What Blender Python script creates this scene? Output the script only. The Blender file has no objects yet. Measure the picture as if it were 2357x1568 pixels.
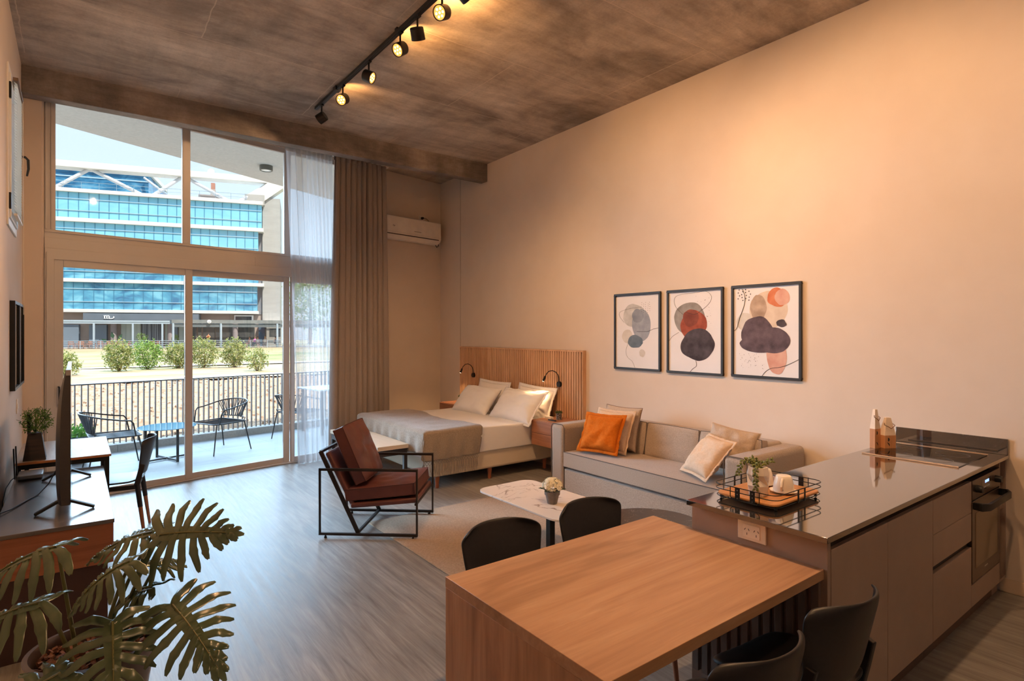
import bpy, bmesh, math, random
from mathutils import Vector, Matrix, Euler, noise
R = math.radians
PI = math.pi
random.seed(7)
SC = bpy.context.scene
COL = SC.collection

# ------------------------------------------------------------------ camera
cd = bpy.data.cameras.new('camera'); cam = bpy.data.objects.new('camera', cd); COL.objects.link(cam)
cam.location = (0, 0, 1.70); cam.rotation_euler = (R(90), 0, R(52.9 - 90))
cd.sensor_width = 36; cd.lens = 1328 / 2357 * 36; cd.shift_y = (766.5 - 784) / 2357
cd.clip_start = 0.05; cd.clip_end = 600
SC.camera = cam
# ------------------------------------------------------------------ world, sun, daylight
def lin(c):
    c = c / 255
    return c / 12.92 if c <= 0.04045 else ((c + 0.055) / 1.055) ** 2.4
def S(r, g, b): return (lin(r), lin(g), lin(b), 1)
W = bpy.data.worlds.new('world'); SC.world = W; W.use_nodes = True
nt = W.node_tree; nt.nodes.clear()
o = nt.nodes.new('ShaderNodeOutputWorld'); bg = nt.nodes.new('ShaderNodeBackground')
tc = nt.nodes.new('ShaderNodeTexCoord'); sp = nt.nodes.new('ShaderNodeSeparateXYZ'); cr = nt.nodes.new('ShaderNodeValToRGB')
cr.color_ramp.elements[0].position = 0.0; cr.color_ramp.elements[0].color = (0.80, 0.91, 1.04, 1)
cr.color_ramp.elements[1].position = 0.6; cr.color_ramp.elements[1].color = (0.50, 0.70, 1.0, 1)
nt.links.new(tc.outputs['Generated'], sp.inputs[0]); nt.links.new(sp.outputs['Z'], cr.inputs[0])
nt.links.new(cr.outputs[0], bg.inputs[0]); bg.inputs[1].default_value = 0.56
nt.links.new(bg.outputs[0], o.inputs[0])
def sunlamp(name, azim, elev, strength, angle, color):
    l = bpy.data.lights.new(name, 'SUN'); l.energy = strength; l.angle = R(angle); l.color = color
    ob = bpy.data.objects.new(name, l); COL.objects.link(ob)
    d = Vector((math.cos(R(azim)) * math.cos(R(elev)), math.sin(R(azim)) * math.cos(R(elev)), math.sin(R(elev))))
    ob.rotation_euler = d.to_track_quat('Z', 'Y').to_euler(); ob.location = (0, 0, 12)
    return ob
sunlamp('sun', -75, 58, 3.5, 0.6, (1, 0.94, 0.86))              # behind the house, on the lawn and the offices
sunlamp('sky_fill', 102, 26, 5.6, 80, (0.46, 0.72, 1.0))      # added wide sun lamp, pushes extra skylight in through the window
sunlamp('low_sky_fill', 111, 17, 3.8, 50, (0.60, 0.80, 1.0))         # added lower sun lamp, more daylight on the floor and right wall
SC.view_settings.view_transform = 'Standard'; SC.view_settings.look = 'None'
SC.view_settings.exposure = 1.2; SC.view_settings.gamma = 1.0
try: SC.view_settings.use_curve_mapping = False
except Exception: pass
WARM = (1.0, 0.58, 0.28)
WARM2 = (1.0, 0.78, 0.58)
KIT = dict(spot=1.0, room=1.0)

# ------------------------------------------------------------------ materials
MATS = {}
def new_mat(name):
    m = bpy.data.materials.new(name); m.use_nodes = True
    n = m.node_tree; n.nodes.clear()
    out = n.nodes.new('ShaderNodeOutputMaterial'); b = n.nodes.new('ShaderNodeBsdfPrincipled')
    n.links.new(b.outputs[0], out.inputs[0])
    return m, n, b
def coords(n, scale, rot=(0, 0, 0)):
    t = n.nodes.new('ShaderNodeTexCoord'); mp = n.nodes.new('ShaderNodeMapping')
    mp.inputs['Scale'].default_value = scale; mp.inputs['Rotation'].default_value = rot
    n.links.new(t.outputs['Object'], mp.inputs['Vector'])
    return mp.outputs[0]
def noise_node(n, vec, scale=1, detail=4, rough=0.55, dist=0):
    t = n.nodes.new('ShaderNodeTexNoise'); t.inputs['Scale'].default_value = scale
    t.inputs['Detail'].default_value = detail; t.inputs['Roughness'].default_value = rough; t.inputs['Distortion'].default_value = dist
    n.links.new(vec, t.inputs['Vector']); return t.outputs['Fac']
def ramp(n, fac, stops):
    r = n.nodes.new('ShaderNodeValToRGB'); e = r.color_ramp.elements
    while len(e) < len(stops): e.new(0.5)
    for i, (p, c) in enumerate(stops): e[i].position = p; e[i].color = c
    n.links.new(fac, r.inputs[0]); return r.outputs[0]
def mixc(n, fac, a, b, mode='MIX'):
    m = n.nodes.new('ShaderNodeMix'); m.data_type = 'RGBA'; m.blend_type = mode
    for i, v in ((0, fac), (6, a), (7, b)):
        if hasattr(v, 'links'): n.links.new(v, m.inputs[i])
        else: m.inputs[i].default_value = v
    return m.outputs[2]
def bump(n, b, h, strength, dist=0.01):
    u = n.nodes.new('ShaderNodeBump'); u.inputs['Strength'].default_value = strength; u.inputs['Distance'].default_value = dist
    n.links.new(h, u.inputs['Height']); n.links.new(u.outputs[0], b.inputs['Normal'])
def M(name, c1, c2=None, rough=0.5, sc=(8, 8, 8), detail=4, metal=0, bmp=0, bsc=None, coat=0, spec=0.5, lo=0.3, hi=0.7, sheen=0, bdist=0.004):
    if name in MATS: return MATS[name]
    m, n, b = new_mat(name)
    b.inputs['Roughness'].default_value = rough; b.inputs['Metallic'].default_value = metal
    b.inputs['Specular IOR Level'].default_value = spec
    b.inputs['Coat Weight'].default_value = coat; b.inputs['Coat Roughness'].default_value = 0.05
    b.inputs['Sheen Weight'].default_value = sheen
    v = coords(n, sc); f = noise_node(n, v, 1, detail)
    c2 = c2 or tuple(min(1, x * 1.12) for x in c1[:3]) + (1,)
    n.links.new(ramp(n, f, [(lo, c1), (hi, c2)]), b.inputs['Base Color'])
    if bmp:
        v2 = coords(n, bsc or sc); bump(n, b, noise_node(n, v2, 1, 3), bmp, bdist)
    MATS[name] = m; return m
def WOOD(name, c1, c2, c3, axis, rough=0.45, scale=1.0, bmp=0.15, spec=0.4, cathedral=0):
    """axis: direction of the grain, 0 x 1 y 2 z"""
    if name in MATS: return MATS[name]
    m, n, b = new_mat(name); b.inputs['Roughness'].default_value = rough; b.inputs['Specular IOR Level'].default_value = spec
    s1 = [9 * scale] * 3; s1[axis] = 0.9 * scale
    s2 = [70 * scale] * 3; s2[axis] = 3.0 * scale
    s3 = [3.2 * scale] * 3; s3[axis] = 0.45 * scale
    f1 = noise_node(n, coords(n, s1), 1, 5, 0.6, 1.6); f2 = noise_node(n, coords(n, s2), 1, 3, 0.6, 0.3)
    f3 = noise_node(n, coords(n, s3), 1, 2, 0.5, 0.8)
    a = ramp(n, f1, [(0.30, c1), (0.52, c2), (0.72, c3)])
    k = ramp(n, f2, [(0.30, (0.80, 0.78, 0.76, 1)), (0.62, (1, 1, 1, 1))])
    a = mixc(n, 0.6, a, k, 'MULTIPLY')
    if cathedral:
        s4 = [2.6] * 3; s4[axis] = 0.55
        f4 = noise_node(n, coords(n, s4), 1, 3, 0.5, 0.6); mt_ = n.nodes.new('ShaderNodeMath'); mt_.operation = 'MULTIPLY'; mt_.inputs[1].default_value = 26; n.links.new(f4, mt_.inputs[0])
        sn = n.nodes.new('ShaderNodeMath'); sn.operation = 'SINE'; n.links.new(mt_.outputs[0], sn.inputs[0]); ma = n.nodes.new('ShaderNodeMath'); ma.operation = 'MULTIPLY_ADD'; ma.inputs[1].default_value = 0.5; ma.inputs[2].default_value = 0.5; n.links.new(sn.outputs[0], ma.inputs[0])
        a = mixc(n, cathedral, a, ramp(n, ma.outputs[0], [(0.0, (0.74, 0.70, 0.66, 1)), (0.35, (1, 1, 1, 1))]), 'MULTIPLY')
    w = ramp(n, f3, [(0.35, (0.84, 0.82, 0.80, 1)), (0.6, (1, 1, 1, 1))])
    a = mixc(n, 0.8, a, w, 'MULTIPLY')
    n.links.new(a, b.inputs['Base Color']); bump(n, b, f2, bmp, 0.002)
    MATS[name] = m; return m
def EMIT(name, color, strength):
    if name in MATS: return MATS[name]
    m = bpy.data.materials.new(name); m.use_nodes = True; n = m.node_tree; n.nodes.clear()
    out = n.nodes.new('ShaderNodeOutputMaterial'); e = n.nodes.new('ShaderNodeEmission')
    e.inputs[0].default_value = tuple(color[:3]) + (1,); e.inputs[1].default_value = strength
    n.links.new(e.outputs[0], out.inputs[0]); MATS[name] = m; return m
def GLASS(name, tint=(1, 1, 1, 1), refl=1.0):
    if name in MATS: return MATS[name]
    m = bpy.data.materials.new(name); m.use_nodes = True; n = m.node_tree; n.nodes.clear()
    out = n.nodes.new('ShaderNodeOutputMaterial'); t = n.nodes.new('ShaderNodeBsdfTransparent'); g = n.nodes.new('ShaderNodeBsdfGlossy')
    g.inputs['Roughness'].default_value = 0.02; t.inputs[0].default_value = tint
    f = n.nodes.new('ShaderNodeFresnel'); f.inputs[0].default_value = 1.45
    mu = n.nodes.new('ShaderNodeMath'); mu.operation = 'MULTIPLY'; mu.inputs[1].default_value = refl
    n.links.new(f.outputs[0], mu.inputs[0]); mx = n.nodes.new('ShaderNodeMixShader')
    n.links.new(mu.outputs[0], mx.inputs[0]); n.links.new(t.outputs[0], mx.inputs[1]); n.links.new(g.outputs[0], mx.inputs[2])
    n.links.new(mx.outputs[0], out.inputs[0]); MATS[name] = m; return m

wall_m = M('wall_plaster', S(214, 196, 180), S(218, 201, 186), 0.85, (3, 3, 3), bmp=0.03, bsc=(60, 60, 60), spec=0.2)
def floor_mat():
    m, n, b = new_mat('floor_vinyl_planks')
    t = n.nodes.new('ShaderNodeTexCoord'); mp = n.nodes.new('ShaderNodeMapping'); mp.inputs['Rotation'].default_value = (0, 0, R(90))
    n.links.new(t.outputs['Object'], mp.inputs['Vector'])
    br = n.nodes.new('ShaderNodeTexBrick'); br.offset = 0.37; br.inputs['Scale'].default_value = 1
    br.inputs['Brick Width'].default_value = 1.25; br.inputs['Row Height'].default_value = 0.185; br.inputs['Mortar Size'].default_value = 0.0012
    br.inputs['Color1'].default_value = (0.0, 0.0, 0.0, 1); br.inputs['Color2'].default_value = (1, 1, 1, 1); br.inputs['Mortar'].default_value = (0.2, 0.2, 0.2, 1)
    n.links.new(mp.outputs[0], br.inputs['Vector'])
    f1 = noise_node(n, coords(n, (26, 1.6, 10)), 1, 6, 0.65, 0.6)
    f2 = noise_node(n, coords(n, (120, 5, 10)), 1, 3, 0.6)
    f3 = noise_node(n, coords(n, (2.2, 1.1, 2)), 1, 3, 0.6, 0.8)
    a = ramp(n, f1, [(0.28, S(118, 113, 109)), (0.50, S(152, 147, 142)), (0.72, S(178, 173, 168))])
    a = mixc(n, 0.55, a, ramp(n, f2, [(0.3, (0.70, 0.69, 0.68, 1)), (0.65, (1, 1, 1, 1))]), 'MULTIPLY')
    a = mixc(n, 0.55, a, ramp(n, f3, [(0.35, (0.74, 0.73, 0.72, 1)), (0.65, (1, 1, 1, 1))]), 'MULTIPLY')
    a = mixc(n, 0.35, a, ramp(n, br.outputs['Color'], [(0.0, (0.72, 0.72, 0.72, 1)), (1.0, (1, 1, 1, 1))]), 'MULTIPLY')
    n.links.new(a, b.inputs['Base Color'])
    b.inputs['Specular IOR Level'].default_value = 0.6
    rr = ramp(n, f1, [(0.3, (0.34, 0.34, 0.34, 1)), (0.7, (0.46, 0.46, 0.46, 1))]); n.links.new(rr, b.inputs['Roughness'])
    bump(n, b, f2, 0.12, 0.002)
    MATS['floor'] = m; return m
def concrete_mat(name, lo, mid, hi, streak=0, seams=True):
    m, n, b = new_mat(name); b.inputs['Roughness'].default_value = 0.62; b.inputs['Specular IOR Level'].default_value = 0.45
    f1 = noise_node(n, coords(n, (0.9, 1.5, 1)), 1, 7, 0.62, 0.5)
    f2 = noise_node(n, coords(n, (1.5, 8, 3) if not streak else (3, 8, 20)), 1, 5, 0.65, 0.4)
    f3 = noise_node(n, coords(n, (45, 45, 45)), 1, 3, 0.7)
    f4 = noise_node(n, coords(n, (6, 1.4, 1)), 1, 4, 0.6, 0.3)
    a = ramp(n, f1, [(0.34, lo), (0.5, mid), (0.68, hi)])
    a = mixc(n, 0.6, a, ramp(n, f2, [(0.34, (0.60, 0.58, 0.56, 1)), (0.6, (1.0, 1.0, 1.0, 1))]), 'MULTIPLY')
    a = mixc(n, 0.5, a, ramp(n, f3, [(0.3, (0.72, 0.72, 0.72, 1)), (0.6, (1, 1, 1, 1))]), 'MULTIPLY')
    a = mixc(n, 0.6, a, ramp(n, f4, [(0.34, (0.72, 0.70, 0.68, 1)), (0.6, (1.0, 1.0, 1.0, 1))]), 'MULTIPLY')
    if seams:
        t = n.nodes.new('ShaderNodeTexCoord'); mp = n.nodes.new('ShaderNodeMapping'); mp.inputs['Location'].default_value = (0.35, 0.55, 0)
        n.links.new(t.outputs['Object'], mp.inputs['Vector'])
        dn = n.nodes.new('ShaderNodeTexNoise'); dn.inputs['Scale'].default_value = 6
        n.links.new(mp.outputs[0], dn.inputs['Vector'])
        vm = n.nodes.new('ShaderNodeVectorMath'); vm.operation = 'MULTIPLY_ADD'; vm.inputs[1].default_value = (0.03, 0.03, 0)
        n.links.new(dn.outputs['Color'], vm.inputs[0]); n.links.new(mp.outputs[0], vm.inputs[2])
        br = n.nodes.new('ShaderNodeTexBrick'); br.offset = 0.5; br.inputs['Scale'].default_value = 1
        br.inputs['Brick Width'].default_value = 2.44; br.inputs['Row Height'].default_value = 1.22; br.inputs['Mortar Size'].default_value = 0.007; br.inputs['Mortar Smooth'].default_value = 0.9
        br.inputs['Color1'].default_value = (0.78, 0.78, 0.78, 1); br.inputs['Color2'].default_value = (1, 1, 1, 1); br.inputs['Mortar'].default_value = (1, 1, 1, 1)
        n.links.new(vm.outputs[0], br.inputs['Vector'])
        a = mixc(n, 0.5, a, br.outputs['Color'], 'MULTIPLY')
        a = mixc(n, ramp(n, br.outputs['Fac'], [(0, (0, 0, 0, 1)), (1, (0.6, 0.6, 0.6, 1))]), a, S(214, 194, 174))
    n.links.new(a, b.inputs['Base Color']); bump(n, b, f3, 0.25, 0.004)
    MATS[name] = m; return m
floor_m = floor_mat()
ceil_m = concrete_mat('ceiling_concrete', S(146, 132, 120), S(196, 178, 160), S(228, 212, 194))
beam_m = concrete_mat('beam_concrete', S(106, 98, 94), S(140, 128, 122), S(182, 168, 158), streak=1, seams=False)
alu_m = M('window_aluminium', S(196, 187, 180), S(200, 191, 184), 0.42, (4, 4, 4))
glass_m = GLASS('window_glass', (0.97, 0.985, 0.98, 1), 0.9)
black_m = M('black_metal', S(28, 27, 27), S(34, 33, 32), 0.38, (20, 20, 20), metal=0.3)
blackpl_m = M('black_plastic', S(26, 25, 26), S(32, 31, 31), 0.5, (30, 30, 30))
white_m = M('white_paint', S(232, 228, 222), S(236, 232, 226), 0.5, (4, 4, 4))

# ------------------------------------------------------------------ builders
def mat_of(ob): return Matrix.Translation(ob.location) @ ob.rotation_euler.to_matrix().to_4x4()
class MB:
    def __init__(s): s.b = bmesh.new(); s.smooth = False
    def box(s, x0, x1, y0, y1, z0, z1, mt=None):
        v = [s.b.verts.new(Vector(p)) for p in ((x0,y0,z0),(x1,y0,z0),(x1,y1,z0),(x0,y1,z0),(x0,y0,z1),(x1,y0,z1),(x1,y1,z1),(x0,y1,z1))]
        if mt is not None:
            for q in v: q.co = mt @ q.co
        for f in ((0,3,2,1),(4,5,6,7),(0,1,5,4),(1,2,6,5),(2,3,7,6),(3,0,4,7)): s.b.faces.new([v[i] for i in f])
        return s
    def prism(s, pts, z0, z1, mt=None, zf=None):
        n = len(pts)
        a = [s.b.verts.new(Vector((p[0], p[1], z0))) for p in pts]
        c = [s.b.verts.new(Vector((p[0], p[1], z1 if zf is None else zf(p)))) for p in pts]
        ar = sum(pts[i][0]*pts[(i+1)%n][1]-pts[(i+1)%n][0]*pts[i][1] for i in range(n))
        if mt is not None:
            for q in a + c: q.co = mt @ q.co
        fs = [s.b.faces.new(a[::-1] if ar > 0 else a), s.b.faces.new(c if ar > 0 else c[::-1])]
        for i in range(n):
            j = (i+1) % n; q = [a[i], a[j], c[j], c[i]]
            fs.append(s.b.faces.new(q if ar > 0 else q[::-1]))
        return s
    def tube(s, pts, r, seg=8, closed=False, caps=True, flat=None):
        """round tube along pts; r number or list; flat=(w,h) gives a rectangular section"""
        P = [Vector(p) for p in pts]; n = len(P); rings = []
        up = Vector((0, 0, 1)); prev = None
        for i in range(n):
            if closed: d = (P[(i+1) % n] - P[i-1])
            else: d = (P[min(i+1, n-1)] - P[max(i-1, 0)])
            d.normalize()
            if prev is None:
                a = up.cross(d)
                if a.length < 0.1: a = Vector((1, 0, 0)).cross(d) if abs(d.x) < 0.9 else Vector((0, 1, 0)).cross(d)
            else:
                a = prev - d * prev.dot(d)
                if a.length < 1e-4: a = up.cross(d)
            a.normalize(); prev = a.copy(); c = d.cross(a)
            rr = r[i] if isinstance(r, (list, tuple)) else r
            if flat:
                k = 1.0
                if not closed and 0 < i < n-1:
                    e1 = (P[i]-P[i-1]).normalized(); e2 = (P[i+1]-P[i]).normalized()
                    k = 1/max(0.4, math.cos(e1.angle(e2)/2))
                w, h = flat
                rings.append([s.b.verts.new(P[i] + a*w*x*0.5*k + c*h*y*0.5*k) for x, y in ((-1,-1),(1,-1),(1,1),(-1,1))])
            else:
                rings.append([s.b.verts.new(P[i] + (a*math.cos(2*PI*j/seg) + c*math.sin(2*PI*j/seg))*rr) for j in range(seg)])
        m = len(rings[0])
        for i in range(n if closed else n-1):
            A, B = rings[i], rings[(i+1) % n]
            off = 0
            if closed and i == n-1:
                off = min(range(m), key=lambda o: (A[0].co - B[o].co).length)
            for j in range(m):
                s.b.faces.new([A[j], A[(j+1) % m], B[(j+1+off) % m], B[(j+off) % m]])
        if caps and not closed:
            s.b.faces.new(rings[0][::-1]); s.b.faces.new(rings[-1])
        return s
    def cyl(s, p0, p1, r0, r1=None, seg=20):
        return s.tube([p0, p1], [r0, r0 if r1 is None else r1], seg)
    def lathe(s, prof, c=(0, 0, 0), seg=28, mt=None, cap=True):
        rings = []
        for (r, z) in prof:
            rings.append([s.b.verts.new(Vector((c[0]+max(r,1e-4)*math.cos(2*PI*j/seg), c[1]+max(r,1e-4)*math.sin(2*PI*j/seg), c[2]+z))) for j in range(seg)])
        if mt is not None:
            for q in rings:
                for v in q: v.co = mt @ v.co
        for a, b_ in zip(rings, rings[1:]):
            for j in range(seg): s.b.faces.new([a[j], a[(j+1)%seg], b_[(j+1)%seg], b_[j]])
        if cap: s.b.faces.new(rings[0][::-1]); s.b.faces.new(rings[-1])
        return s
    def grid(s, fn, nu, nv, flip=False):
        V = [[s.b.verts.new(Vector(fn(i/nu, j/nv))) for j in range(nv+1)] for i in range(nu+1)]
        for i in range(nu):
            for j in range(nv):
                q = [V[i][j], V[i+1][j], V[i+1][j+1], V[i][j+1]]
                s.b.faces.new(q[::-1] if flip else q)
        return V
    def build(s, name, m, parent=None, world=False, smooth=False, bevel=0, bseg=2, subd=0, solid=0, angle=40, kind=None):
        me = bpy.data.meshes.new(name)
        bmesh.ops.remove_doubles(s.b, verts=s.b.verts, dist=1e-6)
        bmesh.ops.recalc_face_normals(s.b, faces=s.b.faces)
        s.b.to_mesh(me); s.b.free()
        me.materials.append(m)
        if world and parent is not None: me.transform(mat_of(parent).inverted())
        if smooth or bevel:
            me.shade_smooth(); me.set_sharp_from_angle(angle=R(angle))
        ob = bpy.data.objects.new(name, me); COL.objects.link(ob)
        if parent is not None: ob.parent = parent
        if solid: md = ob.modifiers.new('solid', 'SOLIDIFY'); md.thickness = solid; md.offset = 0
        if bevel: md = ob.modifiers.new('bevel', 'BEVEL'); md.width = bevel; md.segments = bseg; md.limit_method = 'ANGLE'; md.angle_limit = R(35)
        if subd: md = ob.modifiers.new('subd', 'SUBSURF'); md.levels = subd; md.render_levels = subd
        if kind: ob['kind'] = kind
        return ob
def box(*a, mt=None): return MB().box(*a, mt=mt)
def tag(ob, label, cat, group=None, kind=None):
    ob['label'] = label; ob['category'] = cat
    if group: ob['group'] = group
    if kind: ob['kind'] = kind
    return ob
def thing(name, label, cat, loc=(0, 0, 0), rz=0, group=None, kind=None):
    ob = bpy.data.objects.new(name, None); COL.objects.link(ob); ob.location = loc; ob.rotation_euler = (0, 0, rz)
    ob.empty_display_size = 0.1
    if label: tag(ob, label, cat, group, kind)
    elif kind: ob['kind'] = kind
    return ob
def dup(root, loc, rz, label=None, group=None):
    def cp(ob, par):
        c = ob.copy(); COL.objects.link(c); c.parent = par
        for ch in [x for x in list(COL.objects) if x.parent is ob]: cp(ch, c)
        return c
    r = cp(root, None); r.location = loc; r.rotation_euler = (0, 0, rz)
    if label: r['label'] = label
    if group: r['group'] = group
    return r
def struct(ob): ob['kind'] = 'structure'; return ob
def rrect(x0, x1, y0, y1, r, n=6):
    out = []
    for cx, cy, a0 in ((x1-r, y1-r, 0), (x0+r, y1-r, 90), (x0+r, y0+r, 180), (x1-r, y0+r, 270)):
        for k in range(n+1):
            a = R(a0 + 90*k/n); out.append((cx + r*math.cos(a), cy + r*math.sin(a)))
    return out
def arc(c, r, a0, a1, n, plane='xz', k=1):
    out = []
    for i in range(n+1):
        a = R(a0 + (a1-a0)*i/n); p, q = r*math.cos(a), r*math.sin(a)*k
        if plane == 'xz': out.append((c[0]+p, c[1], c[2]+q))
        elif plane == 'xy': out.append((c[0]+p, c[1]+q, c[2]))
        else: out.append((c[0], c[1]+p, c[2]+q))
    return out
def orient(loc, xdir, up=(0, 0, 1)):
    x = Vector(xdir).normalized(); z = Vector(up); y = z.cross(x).normalized(); z = x.cross(y)
    m = Matrix((x, y, z)).transposed().to_4x4(); m.translation = Vector(loc); return m

# ------------------------------------------------------------------ room shell
# window wall frame: origin W0, x along the glass, y outwards
W0 = Vector((2.222, 7.77, 0)); WA = R(10.7)
WD = Vector((math.cos(WA), math.sin(WA), 0)); WN = Vector((-WD.y, WD.x, 0))
WM = Matrix.Translation(W0) @ Matrix.Rotation(WA, 4, 'Z')
def wpt(u, v=0, z=0): return W0 + WD*u + WN*v + Vector((0, 0, z))
XL, XR, YB = -0.405, 4.875, -3.0
def ceil_z(y): return 4.28 - 0.0105*y
def wy(x, off=0):                                     # y of window plane at x
    return W0.y + (x - W0.x)*math.tan(WA) + off/math.cos(WA)
fl = MB(); pts = [(XL-0.15, YB-0.15), (XR+0.15, YB-0.15), (XR+0.15, wy(XR+0.15, 0.16)), (wpt(1.15,0.16).x, wpt(1.15,0.16).y), (wpt(1.15).x, wpt(1.15).y), (XL-0.15, wy(XL-0.15))]
fl.prism(pts, -0.15, 0.0); struct(fl.build('floor', floor_m))
ce = MB()
cpts = [(XL-0.15, YB-0.15), (XR+0.15, YB-0.15), (XR+0.15, 8.65), (XL-0.15, 7.55)]
a = [ce.b.verts.new((x, y, ceil_z(y))) for x, y in cpts]; c = [ce.b.verts.new((x, y, 4.6)) for x, y in cpts]
ce.b.faces.new(a[::-1]); ce.b.faces.new(c)
for i in range(4): j = (i+1) % 4; ce.b.faces.new([a[i], a[j], c[j], c[i]])
struct(ce.build('ceiling', ceil_m))
struct(box(XL, XR, 7.05, 7.205, 3.945, 4.24).build('trim_1', beam_m, bevel=0.006))          # the concrete beam
struct(box(XR, XR+0.15, YB-0.15, 8.6, 0, 4.5).build('wall_right', wall_m))
struct(box(XR-0.003, XR, 7.799, 7.803, 0, 4.19).build('trim_2', M('joint', S(150, 132, 115), None, 0.8)))
# left wall with a small high window
wl = MB(); wy0, wy1, wz0, wz1 = 5.62, 6.36, 2.50, 3.70
wl.box(XL-0.15, XL, YB-0.15, wy0, 0, 4.5); wl.box(XL-0.15, XL, wy1, 7.45, 0, 4.5)
wl.box(XL-0.15, XL, wy0, wy1, 0, wz0); wl.box(XL-0.15, XL, wy0, wy1, wz1, 4.5)
struct(wl.build('wall_left', wall_m))
struct(box(XL, XR, YB-0.15, YB, 0, 4.5).build('wall_back', wall_m))
pier = MB(); pier.prism([(XL, 7.205), (-0.262, 7.205), (-0.262, wy(-0.262)-0.002), (XL, wy(XL)-0.002)], 0, 4.2)
struct(pier.build('trim_3', wall_m))
ww = MB()
ww.box(1.15, 2.80, 0.16, 0.36, 0, 4.5); ww.box(1.15, 1.30, 0.0, 0.16, 0, 4.3)
ww.box(-2.70, -2.515, 0.0, 0.2, 0, 4.5)
ww.box(-2.515, 1.15, 0.0, 0.2, 4.105, 4.5)
t = thing('wall_window_side', None, None, W0, WA, kind='structure')
w_ = ww.build('wall_front', wall_m, None); w_.matrix_world = WM; struct(w_); bpy.data.objects.remove(t)
bb = MB(); bb.box(XR-0.014, XR, YB, 1.095, 0, 0.09)
struct(bb.build('baseboard_right', M('baseboard', S(214, 190, 168), None, 0.5), bevel=0.003))
bb = MB(); bb.box(XR-0.012, XR, 1.72, 8.4, 0, 0.07)
struct(bb.build('baseboard_right', MATS['baseboard'], bevel=0.003))
# upper fixed window
wn = thing('window_1', None, None, W0, WA, kind='structure')
f = MB()
f.box(-2.51, 1.15, 0.018, 0.048, 2.646, 2.73); f.box(-2.51, 1.15, 0.018, 0.048, 4.045, 4.105)
for u0, u1 in ((-2.51, -2.42), (-1.265, -1.179), (-0.053, 0.033), (1.07, 1.15)): f.box(u0, u1, 0.018, 0.048, 2.73, 4.045)
f.box(-2.51, 1.15, 0.006, 0.018, 2.700, 2.712)
f.box(-2.505, -2.49, 0.004, 0.018, 2.73, 4.045); f.box(-2.46, -2.45, 0.008, 0.018, 2.73, 4.045)
f.build('frame', alu_m, wn, bevel=0.003)
for u0, u1 in ((-2.42, -1.265), (-1.179, -0.053), (0.033, 1.07)):
    box(u0, u1, 0.040, 0.044, 2.73, 4.045).build('glass_pane', glass_m, wn)
tp = MB(); tp.box(-2.51, 1.15, 0.004, 0.14, 2.54, 2.646); tp.box(0.0-0.44, -0.438, 0.0, 0.004, 2.54, 2.646)
tp = tp.build('trim_4', alu_m, None, bevel=0.002); tp.matrix_world = WM; struct(tp)
# sliding door
dr = thing('door_1', None, None, W0, WA, kind='structure')
f = MB(); f.box(-2.51, 1.15, -0.01, 0.12, 2.434, 2.54); f.box(-2.51, -2.435, -0.01, 0.12, 0, 2.434); f.box(1.08, 1.15, -0.01, 0.12, 0, 2.434)
f.box(-2.51, 1.15, -0.03, 0.14, 0.0, 0.012); f.box(-2.50, -2.49, -0.02, -0.01, 0, 2.50)
f.build('door_frame', alu_m, dr, bevel=0.003)
def leaf(u0, u1, y0, y1, s0=0.075, s1=0.08):
    f = MB(); f.box(u0, u0+s0, y0, y1, 0.012, 2.434); f.box(u1-s1, u1, y0, y1, 0.012, 2.434)
    f.box(u0+s0, u1-s1, y0, y1, 0.012, 0.072); f.box(u0+s0, u1-s1, y0, y1, 2.362, 2.434)
    p = f.build('door_leaf', alu_m, dr, bevel=0.004)
    box(u0+s0, u1-s1, (y0+y1)/2-0.003, (y0+y1)/2+0.003, 0.072, 2.362).build('glass_pane', glass_m, p)
    return p
leaf(-2.435, -1.16, 0.006, 0.036); leaf(-1.20, 0.03, 0.042, 0.070, 0.040, 0.083); leaf(0.031, 1.08, 0.0, 0.04, 0.05, 0.07)
MB().tube([(-2.40, -0.001, 1.16), (-2.40, -0.035, 1.16), (-2.40, -0.035, 0.98), (-2.40, -0.001, 0.98)], 0.008, 8).build('door_handle', blackpl_m, dr, smooth=True)
# little window on the left wall
w2 = thing('window_2', None, None, (XL, 5.99, 3.10), 0, kind='structure')
f = MB()
for a in ((-0.12, 0.012, -0.37, -0.325, -0.6, 0.6), (-0.12, 0.012, 0.325, 0.37, -0.6, 0.6), (-0.12, 0.012, -0.325, 0.325, -0.6, -0.545), (-0.12, 0.012, -0.325, 0.325, 0.545, 0.6)): f.box(*a)
f.build('frame', white_m, w2, bevel=0.003)
f = MB()
for a in ((-0.06, 0.022, -0.32, -0.265, -0.54, 0.54), (-0.06, 0.022, 0.265, 0.32, -0.54, 0.54), (-0.06, 0.022, -0.265, 0.265, -0.54, -0.48), (-0.06, 0.022, -0.265, 0.265, 0.48, 0.54)): f.box(*a)
sh = f.build('sash', white_m, w2, bevel=0.003)
box(-0.03, -0.025, -0.265, 0.265, -0.48, 0.48).build('glass_pane', glass_m, sh)
for z in (0.40, -0.42): box(0.012, 0.026, -0.36, -0.33, z-0.06, z+0.06).build('hinge', black_m, w2, bevel=0.003)
MB().tube([(0.02, 0.29, 0.06), (0.070, 0.295, 0.065), (0.088, 0.30, 0.045), (0.090, 0.302, -0.03), (0.080, 0.304, -0.09)], [0.011, 0.010, 0.010, 0.009, 0.007], 10).build('handle', black_m, w2, smooth=True)

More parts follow.
